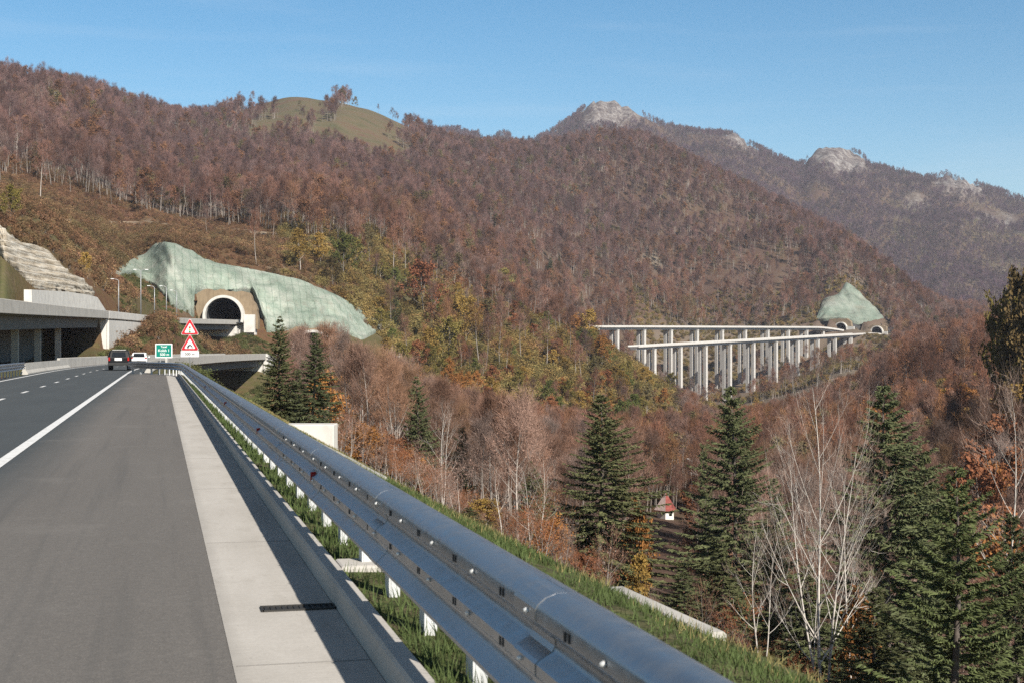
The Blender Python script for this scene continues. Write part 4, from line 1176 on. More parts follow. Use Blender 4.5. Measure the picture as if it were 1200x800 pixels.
m = MB(); m.box((-.05, -2.285, .98), (.62, .06, .24)); m.build('plate_panel', M['plate'], suv)
sw_ = MB(); sw_.tube([(0, -1.9, 1.782), (0, -.6, 1.792), (0, .3, 1.772)], .02, 4); 
m = MB(); m.box((0, -.75, 1.80), (1.15, 1.9, .03)); m.build('roof_reflection', M['car_white'], suv)  # white sheet standing in for the reflection on the black roof
hp = [(-1.95, .42), (-2.02, .6), (-1.98, .95), (-1.55, 1.42), (-1.2, 1.5), (.1, 1.46), (.95, .98), (1.9, .86), (2.0, .6), (1.95, .38)]
hat = car('white hatchback car ahead of the black off-road car, near the bend', (-2.3, 172.0, 0.012), -0.06, 'car_white', hp, 1.78,
          [('rear_window', [(-.66, -1.985, .99), (.66, -1.985, .99), (.57, -1.60, 1.40), (-.57, -1.60, 1.40)], (0, .03, .01)),
           ('side_window', [(-.90, -1.5, 1.0), (-.90, .75, 1.0), (-.79, .1, 1.36), (-.79, -1.3, 1.36)], (.03, 0, 0)),
           ('side_window', [(.87, -1.5, 1.0), (.87, .75, 1.0), (.76, .1, 1.36), (.76, -1.3, 1.36)], (.03, 0, 0))])
for sx in (-1, 1):
    for y in (-1.25, 1.28): wheel(hat, sx * .78, y, .32, .2)
    m = MB(); m.box((sx * .78, -1.99, .88), (.2, .06, .16)); m.build('tail_lamp', M['tail'], hat)
    m = MB(); m.box((sx * .98, .7, 1.0), (.18, .1, .14)); m.build('wing_mirror', M['car_white'], hat)
m = MB(); m.box((0, -2.0, .46), (1.6, .1, .16)); m.build('bumper_insert', M['trim'], hat)
m = MB(); m.box((0, -2.035, .66), (.5, .03, .12)); m.build('number_plate', M['plate'], hat)

# ------------------------------------------------------------------ lamp posts, utility poles, small house
LAMP = [(139, 329, 366, 304, 'leftmost tall street lamp, its mast standing on the upper road above the white abutment', 0), (165, 318, 367, 318, 'tallest street lamp, double armed, against the green netting', 1), (181, 337, 368, 330, 'third street lamp from the abutment along the upper road', 0),
        (195, 337, 369, 344, 'fourth street lamp along the upper road, above the grassy mound', 0), (207, 342, 370, 356, 'street lamp closest to the left tunnel mouth', 0)]
for px, yt, yb, d, lab, dbl in LAMP:
    b = W(px, yb, d); h = (yb - yt + 6) * d / F
    zb = b.z - 6 * d / F
    r = empty('street_lamp', (b.x, b.y, zb)); tag(r, lab, 'street lamp', 'street lamps on the upper road')
    m = MB(); m.tube([(0, 0, 0), (0, 0, h * .6), (0, 0, h)], [.13, .10, .07], 8, cap=True); m.build('mast', M['steel'], r)
    for s in ((-1, 1) if dbl else (-1,)):
        m = MB(); m.tube([(0, 0, h - .05), (s * .3, 0, h + .25), (s * 1.0, 0, h + .38)], [.05, .045, .04], 6); m.build('arm', M['steel'], r)
        m = MB(); m.box((s * 1.3, 0, h + .38), (.75, .28, .12), 0, 0, .8); m.build('lamp_head', M['steel'], r)
for px, yt, yb, lab in ((468, 414, 440, 'pale utility pole with a short crossbar below the net end, on the scrubby spur'), (1185, 404, 462, 'pale utility pole with a crossbar rising out of the wood, on the right'), (1165, 395, 480, None)):
    if lab is None: continue
    d = ray(px, yb, 150); b = W(px, yb, d); h = (yb - yt) * d / F
    r = empty('utility_pole', (b.x, b.y, b.z - 1)); tag(r, lab, 'utility pole')
    m = MB(); m.tube([(0, 0, 0), (0, 0, h + 1)], [.18, .12], 8, cap=True); m.build('pole', M['wood_pole'], r)
    m = MB(); m.box((0, 0, h + .2), (2.2 if px < 600 else 1.8, .14, .14), -YAW); m.build('crossbar', M['wood_pole'], r)

b = W(780, 606, 247); zb = min(hz(b.x, b.y), b.z) - .3; s = 247 / F
r = empty('small_house', (b.x, b.y, 0), -YAW + math.radians(38)); tag(r, 'tiny white house with a steep red roof among the trees in the valley', 'house')
zw = EYE + (HZ - 597) * s; za = EYE + (HZ - 576.5) * s
m = MB(); m.box((0, 0, (zw + zb) / 2 + .1), (2.0, 2.0, zw - zb)); m.build('wall', M['plaster'], r)
e_ = 1.42
ro_ = [(-e_, -e_, zw), (e_, -e_, zw), (e_, e_, zw), (-e_, e_, zw), (0, 0, za)]
m = MB(); m.add(ro_, [(0, 1, 4), (1, 2, 4), (2, 3, 4)]); m.add([(x_, y_, zw - .12) for x_, y_, _ in ro_[:4]] + ro_[:4], [(3, 2, 1, 0), (0, 1, 5, 4), (1, 2, 6, 5), (2, 3, 7, 6), (3, 0, 4, 7)]); m.build('roof', M['roof_red'], r)
m = MB(); m.add([ro_[3], ro_[0], ro_[4]], [(0, 1, 2)]); m.build('glare_face', M['roof_glare'], r)  # left face of the roof, its glare put into the colour
m = MB(); m.box((.2, -1.01, zw - .62), (.7, .06, .7)); m.build('window', M['glass'], r)
b = W(822, 548, 262); s = 262 / F; zg = hz(b.x, b.y)
r = empty('small_shed', (b.x, b.y, 0), -YAW); tag(r, 'pale flat-roofed shed glimpsed behind the dark firs in the valley', 'shed')
zt = EYE + (HZ - 538) * s
m = MB(); m.box((0, 0, (zt + zg) / 2 - .3), (4.4, 4, zt - zg)); m.build('wall', M['plaster'], r)
m = MB(); m.box((0, 0, zt - .1), (5.0, 4.6, .3)); m.build('roof', M['concrete'], r)

# ------------------------------------------------------------------ trees
def ribbons(mb, P, D, L, w, rng, mat=0, tip=0.25):
    """many thin tapered blades from points P along directions D"""
    n = len(P)
    if n == 0: return
    D = D / (np.linalg.norm(D, axis=1)[:, None] + 1e-9)
    r = rng.normal(size=(n, 3)); S = np.cross(D, r); S /= np.linalg.norm(S, axis=1)[:, None] + 1e-9
    L = np.broadcast_to(L, (n,))[:, None]; w = np.broadcast_to(w, (n,))[:, None]
    v = np.stack([P - S * w / 2, P + S * w / 2, P + D * L + S * w * tip / 2, P + D * L - S * w * tip / 2], 1).reshape(-1, 3)
    q = np.arange(n * 4).reshape(n, 4)
    mb.add(v, q, mat, False)
def leaves(mb, P, size, rng, mat=0, up=0.3):
    n = len(P)
    a = rng.normal(size=(n, 3)); a /= np.linalg.norm(a, axis=1)[:, None]
    b = np.cross(a, rng.normal(size=(n, 3)) + np.array([0, 0, up])); b /= np.linalg.norm(b, axis=1)[:, None] + 1e-9
    s = (size * rng.uniform(.6, 1.4, n))[:, None]
    v = np.stack([P - a * s, P - b * s * .6, P + a * s, P + b * s * .6], 1).reshape(-1, 3)
    mb.add(v, np.arange(n * 4).reshape(n, 4), mat, False)

def bare_tree(seed, h=14.0, r0=.16, spread=.28, nb=16, sub=5, twigs=1500, tl=.9, tw=.03, lean=0.05, start=.3, leafn=0, leafs=.09, stems=1, up=0.55, sides=6, subsub=0, gnarl=.06):
    """returns (wood MB, fine MB): trunk and limbs; twigs and leaves"""
    rng = np.random.RandomState(seed); wood, fine = MB(), MB()
    tipsP, tipsD = [], []
    for st in range(stems):
        a0 = rng.uniform(0, 6.28); ln = lean + (0.0 if stems == 1 else rng.uniform(.06, .2))
        hh = h * (1 if st == 0 else rng.uniform(.75, .98)); rr = r0 * (1 if st == 0 else rng.uniform(.6, .85))
        n = 12; t = np.linspace(0, 1, n)
        w1, w2 = rng.uniform(0, 6.28, 2)
        path = np.stack([hh * ln * math.cos(a0) * t + gnarl * hh * .25 * (np.sin(5 * t + w1) - math.sin(w1)), hh * ln * math.sin(a0) * t + gnarl * hh * .25 * (np.sin(4.3 * t + w2) - math.sin(w2)), hh * t], -1)
        if stems > 1: path[:, :2] += np.array([math.cos(a0), math.sin(a0)]) * .12
        wood.tube(path, rr * (1 - t * .93) * (1 + .5 * np.exp(-t * 25)), sides)
        for b in range(nb):
            tb_ = start + (1 - start) * ((b + rng.rand()) / nb) ** .9 * .97
            p0 = np.array([np.interp(tb_, t, path[:, k]) for k in range(3)])
            az = b * 2.4 + rng.uniform(-.5, .5)
            L = hh * spread * (1.15 - tb_) ** .6 * rng.uniform(.7, 1.2) * (1.25 if tb_ < .7 else 1)
            el = rng.uniform(.35, .8) + up * tb_ * .6
            d = np.array([math.cos(az) * math.cos(el), math.sin(az) * math.cos(el), math.sin(el)])
            m_ = 6; s = np.linspace(0, 1, m_)[:, None]
            side = np.cross(d, [0, 0, 1]); bend = rng.uniform(-.12, .12)
            bp = p0 + d * L * s + np.array([0, 0, 1]) * L * .22 * s ** 2 + side * L * bend * np.sin(s * 3.1)
            br = max(rr * (1 - tb_) * .5, rr * .09)
            wood.tube(bp, br * (1 - s[:, 0] * .85), max(3, sides - 2))
            tipsP.append(bp[-1]); tipsD.append(d); tipsP.append(bp[-2]); tipsD.append(d)
            for c in range(sub):
                sb = rng.uniform(.3, .95); q0 = np.array([np.interp(sb, s[:, 0], bp[:, k]) for k in range(3)])
                d2 = d + rng.normal(size=3) * .55 + np.array([0, 0, .35]); d2 /= np.linalg.norm(d2)
                L2 = L * rng.uniform(.25, .55); s2 = np.linspace(0, 1, 4)[:, None]
                cp_ = q0 + d2 * L2 * s2 + np.array([0, 0, 1]) * L2 * .15 * s2 ** 2 + rng.normal(size=3) * .04 * L2 * np.sin(s2 * 3.1)
                wood.tube(cp_, br * .42 * (1 - s2[:, 0] * .8), 3)
                for s3 in (.5, .75, 1.0): tipsP.append(q0 + d2 * L2 * s3); tipsD.append(d2)
                for e in range(subsub):
                    q1 = q0 + d2 * L2 * rng.uniform(.3, 1); d3 = d2 + rng.normal(size=3) * .5 + np.array([0, 0, .25]); d3 /= np.linalg.norm(d3)
                    L3 = L2 * rng.uniform(.3, .6)
                    wood.tube([q1, q1 + d3 * L3 * .5, q1 + d3 * L3 + np.array([0, 0, .1 * L3])], [br * .2, br * .14, br * .06], 3)
                    tipsP.append(q1 + d3 * L3); tipsD.append(d3)
    tipsP, tipsD = np.array(tipsP), np.array(tipsD)
    if twigs:
        i = rng.randint(0, len(tipsP), twigs)
        P = tipsP[i] + rng.normal(size=(twigs, 3)) * tl * .35
        D = tipsD[i] + rng.normal(size=(twigs, 3)) * .55 + np.array([0, 0, .45])
        ribbons(fine, P, D, tl * rng.uniform(.5, 1.3, twigs), tw * rng.uniform(.6, 1.3, twigs), rng)
    if leafn:
        i = rng.randint(0, len(tipsP), leafn)
        P = tipsP[i] + rng.normal(size=(leafn, 3)) * np.array([.55, .55, .45]) * max(.6, h * .045)
        leaves(fine, P, leafs, rng)
    return wood, fine

def conifer(seed, h=12.0, rad=2.4, whorls=30, per=7, sprays=16, ss=.42, r0=.16, droop=.25, gap=.12, base=.04, tipup=.15):
    rng = np.random.RandomState(seed); wood, fine = MB(), MB()
    n = 8; t = np.linspace(0, 1, n)
    path = np.stack([.02 * h * np.sin(3 * t + seed) * t, .02 * h * np.cos(2.5 * t + seed) * t, h * t], -1)
    wood.tube(path, r0 * (1 - .95 * t), 7)
    P, D, Ls = [], [], []
    for w in range(whorls):
        f = base + (1 - base) * (w + .5) / whorls
        k = per if f < .85 else max(4, per - 2)
        off = rng.uniform(0, 6.28)
        for b in range(k):
            if rng.rand() < gap: continue
            ff = np.clip(f + rng.uniform(-.5, .5) / whorls, 0, .995)
            z = h * ff
            az = off + b * 6.283 / k + rng.uniform(-.35, .35)
            prof = (1 - ff) ** .78 * min(1, .55 + ff * 3.2)
            L = rad * prof * rng.uniform(.5, 1.25) * (1 + .18 * math.sin(az * 1.0 + seed) ) + .10
            el0 = .15 - droop * (1 - ff) * 1.6 + tipup * ff * 2.2
            s = np.linspace(0, 1, 6)
            dx, dy = math.cos(az), math.sin(az)
            zz = z + L * (math.tan(el0) * s - droop * s ** 1.5 * .6 + tipup * s ** 3 * 1.3)
            bp = np.stack([dx * L * s, dy * L * s, zz], -1); bp[:, :2] += np.array([np.interp(ff, t, path[:, 0]), np.interp(ff, t, path[:, 1])])
            wood.tube(bp, max(.008, r0 * .16 * (1 - ff)) * (1 - s * .8), 3)
            ns = max(4, int(sprays * (.25 + L / rad)))
            u = rng.uniform(.08, 1.0, ns) ** .8
            q = np.stack([np.interp(u, s, bp[:, k_]) for k_ in range(3)], -1)
            side = np.array([-dy, dx, 0]); fw = np.array([dx, dy, 0])
            sg = rng.choice([-1, 1], ns)[:, None] * rng.uniform(.35, 1.0, ns)[:, None]
            dd = side * sg + fw * rng.uniform(.5, 1.0, ns)[:, None] + np.array([0, 0, 1]) * rng.normal(-.22, .22, ns)[:, None]
            wdt = (1 - u * .55) * (.45 + .55 * L / rad)
            P.append(q); D.append(dd); Ls.append(ss * wdt * rng.uniform(.7, 1.35, ns) * 1.15)
    P, D, Ls = np.concatenate(P), np.concatenate(D), np.concatenate(Ls)
    # each spray: a pair of blades, one flat, one hanging
    ribbons(fine, P, D, Ls, Ls * .34, rng, 0, .35)
    ribbons(fine, P + rng.normal(size=P.shape) * .04, D + rng.normal(size=P.shape) * .3 - np.array([0, 0, .25]), Ls * .8, Ls * .28, rng, 0, .2)
    return wood, fine

def tree_meshes(pair, name, bark, leaf):
    return pair[0].mesh(name + '_trunk', M[bark]), pair[1].mesh(name + '_crown', M[leaf])
def plant(name, meshes, x, y, z, rz, s, label, group=None, cat='tree', names=('trunk', 'crown'), sz=None):
    r = empty(name, (x, y, z), rz); r.scale = (s, s, sz or s)
    tag(r, label, cat, group)
    put(names[0], meshes[0], r); put(names[1], meshes[1], r)
    return r
rnd = random.Random(11)

def on_ground(px, d):
    p = W(px, HZ, d); return p.x, p.y, hz(p.x, p.y)

# --- firs and spruces of the foreground, one by one: px, depth, top row, mesh kind, label
FIR = [tree_meshes(conifer(20 + i, 12, (2.7, 3.1, 3.5)[i % 3], (34, 38, 42)[i % 3], 8, 46, .44, .17, (.22, .3, .26)[i % 3], .16 + .03 * i), 'fir', 'fir_bark', 'needle') for i in range(4)]
BIG = [tree_meshes(conifer(40 + i, 20, 6.2, 50, 9, 84, .56, .26, .3, .18, .02), 'fir', 'fir_bark', 'needle') for i in range(3)]
SPR = tree_meshes(conifer(60, 14, 3.9, 26, 7, 110, .42, .2, .20, .05, .04, .22), 'spruce', 'fir_bark', 'needle_light')
used_xy = []
fir_spots = []
def fir_at(px, d, top, meshes, H0, wide, label, name='fir_tree', group=None):
    x, y, z = on_ground(px, d)
    ztop = EYE + (HZ - top) / F * d
    hh = ztop - z + .3
    r = plant(name, meshes, x, y, z - .3, rnd.uniform(0, 6.28), 1, label, group)
    r.scale = (wide * rnd.uniform(.9, 1.1), wide * rnd.uniform(.9, 1.1), hh / H0); r.rotation_euler = (rnd.uniform(-.03, .03), rnd.uniform(-.03, .03), rnd.uniform(0, 6.28))
    used_xy.append((x, y, 2.0 * wide)); fir_spots.append((px, (80 if H0 == 20 else 26) * wide * 100 / d * .62, d)); return r
fir_at(328, 92, 370, FIR[0], 12, .62, 'slim dark fir standing left of its shorter twin, in front of the white bridge abutment')
fir_at(365, 90, 390, FIR[1], 12, .74, 'bushy dark fir right of its slimmer twin, behind the white concrete block')
fir_at(347, 96, 432, FIR[2], 12, .5, 'low fir filling the gap between the two dark firs by the bridge abutment')
fir_at(490, 118, 440, FIR[0], 12, .85, 'narrow dark fir behind a pale birch, above the middle of the guardrail')
fir_at(540, 126, 500, FIR[3], 12, .9, 'small dark fir just right of the pale birch, half hidden by bare twigs')
fir_at(622, 118, 540, FIR[2], 12, .8, 'dim small fir in the bare trees left of the large middle fir')
fir_at(700, 104, 462, BIG[0], 20, .98, 'large broad dark fir in the middle, standing alone below the guardrail')
fir_at(830, 128, 520, FIR[3], 12, .8, 'dark fir with a blunt top beside the red-roofed house')
fir_at(862, 112, 452, BIG[1], 20, 1.08, 'tall dark fir left of the white-stemmed birch')
fir_at(905, 96, 560, FIR[1], 12, 1.1, 'shaded fir directly behind the white-stemmed birch')
fir_at(1036, 86, 452, BIG[2], 20, 1.25, 'tallest dark fir right of the white-stemmed birch')
fir_at(1082, 92, 530, BIG[1], 20, 1.0, 'dark fir between the tallest fir and the light green spruce')
fir_at(1112, 50, 548, SPR, 14, 1.0, 'light green spruce with open tiered branches in the lower right corner', 'spruce_tree')
fir_at(1030, 56, 690, FIR[2], 12, 1.0, 'young dark fir at the bottom between the birch and the light green spruce')
fir_at(1196, 62, 600, BIG[0], 20, .62, 'dark spruce cut off by the right edge of the picture')
fir_at(846, 72, 640, FIR[0], 12, 1.05, 'dark fir low behind the drainage edge, below the tall fir')
fir_at(800, 84, 665, FIR[3], 12, .95, 'squat dark fir low on the slope left of the drainage edge end')
fir_at(942, 70, 660, FIR[1], 12, 1.1, 'dark fir at the foot of the white-stemmed birch')
fir_at(549, 44, 594, FIR[2], 12, .28, 'knee-high young fir at the grass edge behind the guardrail')

# --- pale birches
BIR = bare_tree(107, 12, .125, .37, 14, 5, 2600, .7, .010, .05, .14, stems=3, up=.5, sides=8, subsub=3, gnarl=.10)
BIRm = tree_meshes(BIR, 'birch', 'birch', 'birch_twig')
x, y, z = on_ground(966, 58)
b_ = plant('birch_tree', BIRm, x, y, z, 0.6, 1, 'bare white-stemmed birch with several trunks in the lower right, in front of dark firs')
b_.scale = (.64, .64, (EYE + (HZ - 455) / F * 58 - z) / 12.0); used_xy.append((x, y, 3))
BI2 = tree_meshes(bare_tree(102, 11, .10, .30, 12, 4, 1200, .6, .012, .05, .3, stems=2, up=.6, sides=7, subsub=2, gnarl=.1), 'birch', 'birch', 'birch_twig')
BI3 = tree_meshes(bare_tree(103, 11, .09, .26, 12, 4, 1200, .6, .012, .05, .35, stems=1, up=.7, sides=7, subsub=2, gnarl=.08), 'birch', 'birch', 'birch_twig')
for px, d, top, ms, lab in ((517, 98, 474, BI2, 'pale bare birch with two stems in front of the narrow dark fir'), (455, 100, 500, BI3, 'thin pale birch above the white concrete block, left of the narrow fir'),
                            (588, 84, 545, BI3, 'slender pale birch at the edge of the slope left of the large middle fir'), (628, 86, 535, BI2, 'forked pale birch close to the left side of the large middle fir'),
                            (1168, 120, 480, BI3, 'thin bare birch rising from the orange trees near the right edge'), (890, 66, 610, BI2, 'bare brown birch leaning in front of the tall dark fir'),
                            (1000, 64, 560, BI3, 'slim pale birch stem right behind the white-stemmed birch')):
    x, y, z = on_ground(px, d); r = plant('birch_tree', ms, x, y, z - .2, rnd.uniform(0, 6), 1, lab); zz = (EYE + (HZ - top) / F * d - z) / 11
    r.scale = (max(.5, zz * .8), max(.5, zz * .8), zz); used_xy.append((x, y, 1.5))

BT = tree_meshes(bare_tree(310, 12, .11, .26, 15, 4, 3600, .75, .022, .05, .3, leafn=500, leafs=.05, up=.9, sides=6, subsub=1), 'bare', 'bark', 'twig_near')
for px, d, top, lab in ((374, 300, 392, 'bare reddish tree covering the right half of the lower tunnel mouth'), (389, 285, 388, 'bare reddish tree right of the lower tunnel mouth, at the foot of the netting')):
    x, y, z = on_ground(px, d); k_ = (EYE + (HZ - top) / F * d - z) / 12
    r = plant('bare_tree', BT, x, y, z - .2, rnd.uniform(0, 6), 1, lab); r.scale = (k_ * 1.1, k_ * 1.1, k_)
# --- leafy autumn trees
def leafy(seed, leafn, leafs, h=11, spread=.34, start=.18): return bare_tree(seed, h, .15, spread, 18, 5, 300, .6, .03, .04, start, leafn=leafn, leafs=leafs, up=.35)
LEAF = {}
for i, k in enumerate(('leaf_ochre', 'leaf_orange', 'leaf_rust', 'leaf_olive', 'leaf_green', 'leaf_dark')):
    LEAF[k] = [tree_meshes(leafy(200 + 10 * i + j, (3800, 2800)[j], (.20, .2)[j], 11, (.36, .30)[j], (.12, .2)[j]), 'leafy', 'bark', k) for j in range(2)]
WORD = {'leaf_ochre': 'yellow ochre', 'leaf_orange': 'orange', 'leaf_rust': 'rust red', 'leaf_olive': 'olive', 'leaf_green': 'green', 'leaf_dark': 'dark'}
def leafy_at(px, base, top, k, label, d=None, wide=None, group=None, name='autumn_tree', d0=130):
    d = d or ray(px, base, d0); x, y, z = on_ground(px, d)
    ztop = EYE + (HZ - top) / F * d; hh = max(ztop - z, 2.0)
    ms = LEAF[k][rnd.randint(0, 1)]
    r = plant(name, ms, x, y, z - .3, rnd.uniform(0, 6.28), 1, label, group); w_ = (wide or hh / 11 * 1.05); r.scale = (w_, w_, (hh + .3) / 11)
    used_xy.append((x, y, 1.5)); return r
for a in ((352, 318, 272, 'leaf_ochre', 'ochre tree above the green netting, leftmost of the three leafy trees there'), (376, 316, 276, 'leaf_ochre', 'ochre tree between the leftmost ochre tree and the green tree above the netting'),
          (403, 330, 278, 'leaf_green', 'rounded green tree above the end of the green netting'), (390, 338, 305, 'leaf_dark', 'dark shaded tree at the foot of the green tree above the netting'), (418, 318, 282, 'leaf_olive', 'olive tree right of the green tree above the netting'),
          (12, 262, 222, 'leaf_olive', 'olive green tree on the brown slope at the left picture edge'), (100, 322, 298, 'leaf_ochre', 'small yellow tree alone on the brown slope above the white retaining wall'),
          (524, 432, 378, 'leaf_olive', 'large yellow-green tree low on the scrubby spur'), (505, 436, 388, 'leaf_ochre', 'yellow tree left of the large yellow-green tree on the spur'), (545, 410, 352, 'leaf_ochre', 'upright yellow tree on the spur above the large yellow-green tree'),
          (590, 362, 318, 'leaf_olive', 'olive bushy tree on the crest of the spur'), (497, 372, 312, 'leaf_rust', 'broad rust red tree on the spur right of the netting'), (566, 402, 360, 'leaf_orange', 'orange tree in the middle of the spur'),
          (690, 410, 366, 'leaf_ochre', 'golden tree at the left end of the upper viaduct'), (672, 402, 372, 'leaf_orange', 'orange tree on the spur left of the golden tree'), (705, 432, 396, 'leaf_orange', 'orange tree beneath the left end of the upper viaduct'),
          (738, 448, 424, 'leaf_olive', 'yellow-green tree under the left end of the lower viaduct'), (655, 372, 346, 'leaf_rust', 'rust red tree on the far shoulder of the spur'),
          (1095, 452, 408, 'leaf_orange', 'orange tree in the wood right of the viaduct'), (1118, 448, 412, 'leaf_ochre', 'yellow tree in the wood right of the viaduct')):
    leafy_at(*a)
for px, d, top, k, w_, lab in ((750, 104, 606, 'leaf_orange', .34, 'bright orange tree just left of the red-roofed house'), (748, 96, 655, 'leaf_ochre', .32, 'golden bush right of the large middle fir'),
                               (1176, 190, 500, 'leaf_rust', 1.3, 'tall rust-orange tree at the right picture edge'), (1192, 230, 455, 'leaf_ochre', 1.3, 'yellow-topped tree at the right picture edge, behind the rust-orange one'), (1150, 160, 540, 'leaf_rust', 1.1, 'rust red tree left of the tall rust-orange tree'),
                               
                               (1008, 60, 712, 'leaf_orange', .3, 'orange bush at the bottom beside the birch foot'), (425, 78, 508, 'leaf_orange', .36, 'orange-leaved tree right behind the white concrete block'), (446, 82, 530, 'leaf_rust', .42, 'rust-leaved bush on the grass edge left of the two-stemmed birch'),
                               (476, 84, 550, 'leaf_orange', .34, 'orange bush below the two-stemmed birch'), (645, 84, 612, 'leaf_orange', .34, 'orange bush at the left foot of the large middle fir'), 
                               (570, 92, 588, 'leaf_ochre', .36, 'yellow bush under the slender pale birch'), (690, 90, 655, 'leaf_rust', .36, 'rust bush hugging the foot of the large middle fir'), (1040, 130, 400, 'leaf_rust', .9, None)):
    if lab: leafy_at(px, 0, top, k, lab, d=d, wide=w_)

DK = tree_meshes(bare_tree(290, 14, .25, .42, 22, 6, 400, .8, .04, .03, .08, leafn=9000, leafs=.26, up=.4), 'dark_tree', 'bark', 'leaf_dark')
DO = tree_meshes(bare_tree(291, 14, .25, .40, 22, 6, 400, .8, .04, .03, .10, leafn=7000, leafs=.25, up=.4), 'dark_tree', 'bark', 'leaf_olive')
for px, d, top, ms, w_, lab in ((1198, 236, 342, DK, .8, 'big dark tree at the right edge rising above the wood'), (1180, 246, 356, DO, .75, 'olive brown tree on the left side of the big dark tree'), (1216, 228, 336, DK, .9, 'dark tree mostly outside the right picture edge, beside the big dark tree')):
    x, y, z = on_ground(px, d); hh = EYE + (HZ - top) / F * d - z
    r = plant('autumn_tree', ms, x, y, z - .3, rnd.uniform(0, 6), 1, lab); r.scale = (w_, w_, hh / 14); used_xy.append((x, y, 4))
# --- dark firs dotted over the far slopes
far_fir = [(522, 252, 230), (533, 250, 228), (545, 250, 229), (556, 236, 212), (508, 246, 232), (645, 338, 302), (640, 330, 310), (681, 362, 342), (668, 352, 336), (440, 332, 305), (463, 388, 342), (470, 392, 360), (452, 380, 356), (228, 168, 148),
           (592, 262, 246), (700, 280, 262), (730, 315, 300), (616, 300, 286), (600, 290, 276), (235, 190, 172), (655, 318, 300), (480, 250, 232)]
for px, b0, t0 in far_fir:
    d = ray(px, b0, 300); x, y, z = on_ground(px, d); hh = (b0 - t0) * d / F
    r = plant('fir_tree', FIR[rnd.randint(0, 3)], x, y, z - .5, rnd.uniform(0, 6), 1, 'dark fir dotted among the bare trees of the far wooded slope', 'firs on the far slopes'); r.scale = (hh / 12 * 1.1, hh / 12 * 1.1, hh / 12)

# ------------------------------------------------------------------ scatter
rs = np.random.RandomState(5)
# sight-line horizon of the terrain in every column, to leave out what nothing of shows
HORZ = np.minimum.accumulate(PYG, axis=0)
def horizon_py(px, d):
    ci = np.clip(((px - PXS[0]) / 4).astype(int), 0, len(PXS) - 1); ri = np.clip(np.searchsorted(DS, d * 0.985) - 1, 0, len(DS) - 1)
    return HORZ[ri, ci]
def scatter(n_target, d0, d1, px0, px1, dens):
    """uniform candidates per ground area inside the view wedge, thinned by dens(x,y,px,d,py) in 0..1"""
    area = 0.5 * (d1 ** 2 - d0 ** 2) * (px1 - px0) / F
    n = int(area * n_target)
    d = np.sqrt(rs.uniform(d0 ** 2, d1 ** 2, n)); px = rs.uniform(px0, px1, n)
    u = (px - 600) / F * d; x, y = SY * d + CY * u, CY * d - SY * u
    z = H(x, y); py = HZ - (z - EYE) * F / d
    keep = rs.rand(n) < dens(x, y, px, d, py)
    return tuple(a[keep] for a in (x, y, z, px, d, py))
def visible(px, d, py, h, margin=10.0):
    return (py - h * F / d) < horizon_py(px, d) + margin
def clear_zones(x, y, px, d, py, road=9.5):
    ok = np.ones(len(x), bool)
    rx = road_x(y); ok &= ~((np.abs(x - rx - .4) < road) & (y < 445))
    xl = left_xr(np.clip(y, 0, 520)) - LW / 2; ok &= ~((np.abs(x - xl) < road) & (y < 445))
    ok &= ~((px > 125) & (px < 452) & (d > 375) & (d < 500) & (py > np.interp(px, [125, 160, 183, 205, 240, 300, 350, 390, 440, 452], [326, 307, 287, 286, 306, 319, 329, 346, 373, 385])))
    ok &= ~((px < 140) & (d < 330) & (py > np.interp(px, [-60, 0, 30, 57, 80, 112, 140], [212, 266, 289, 294, 322, 345, 362])))
    ok &= ~((px > 945) & (px < 1048) & (d > 1290) & (d < 1440) & (py > np.interp(px, [945, 957, 964, 984, 991, 999, 1040, 1048], [392, 376, 350, 343, 331, 336, 376, 388])))
    for Q in (VQ1, VQ2):
        dm = np.full(len(x), 1e9)
        near = (d > 1000) & (d < 1400)
        if near.any():
            dd = np.min(np.hypot(x[near][:, None] - Q[None, :, 0], y[near][:, None] - Q[None, :, 1]), 1); dm[near] = dd
        ok &= dm > 10
    td = np.full(len(x), 1e9); nr = (px > 60) & (px < 335) & (d > 320) & (d < 900)
    if nr.any(): td[nr] = np.min(np.hypot(x[nr][:, None] - TRK[None, :, 0], y[nr][:, None] - TRK[None, :, 1]), 1)
    ok &= td > 2.0
    for p_ in PORT:
        b = W(p_[0], HZ, p_[1]); ok &= np.hypot(x - b.x, y - b.y) > 13
    nd = fbm(x, y, 60, 4)
    dome = np.minimum(np.minimum((px - 298) / 45, (478 - px) / 40), (192 - py) / 22) + .7 * nd > -.2
    streak = np.abs(px - 392 + (py - 130) * 1.3 + 10 * nd) < 7
    ok &= ~((d > 1350) & (d < 2300) & dome & ~streak & (rs.rand(len(x)) > .002))
    # keep the sight line to the little house and the lower portal open
    ok &= ~((np.abs(px - 780) < 15 + 2.6 * F / np.maximum(d, 30)) & (d > 60) & (d < 250) & (py < 740))
    ok &= ~((px > 205) & (px < 316) & (d < 345))
    return ok
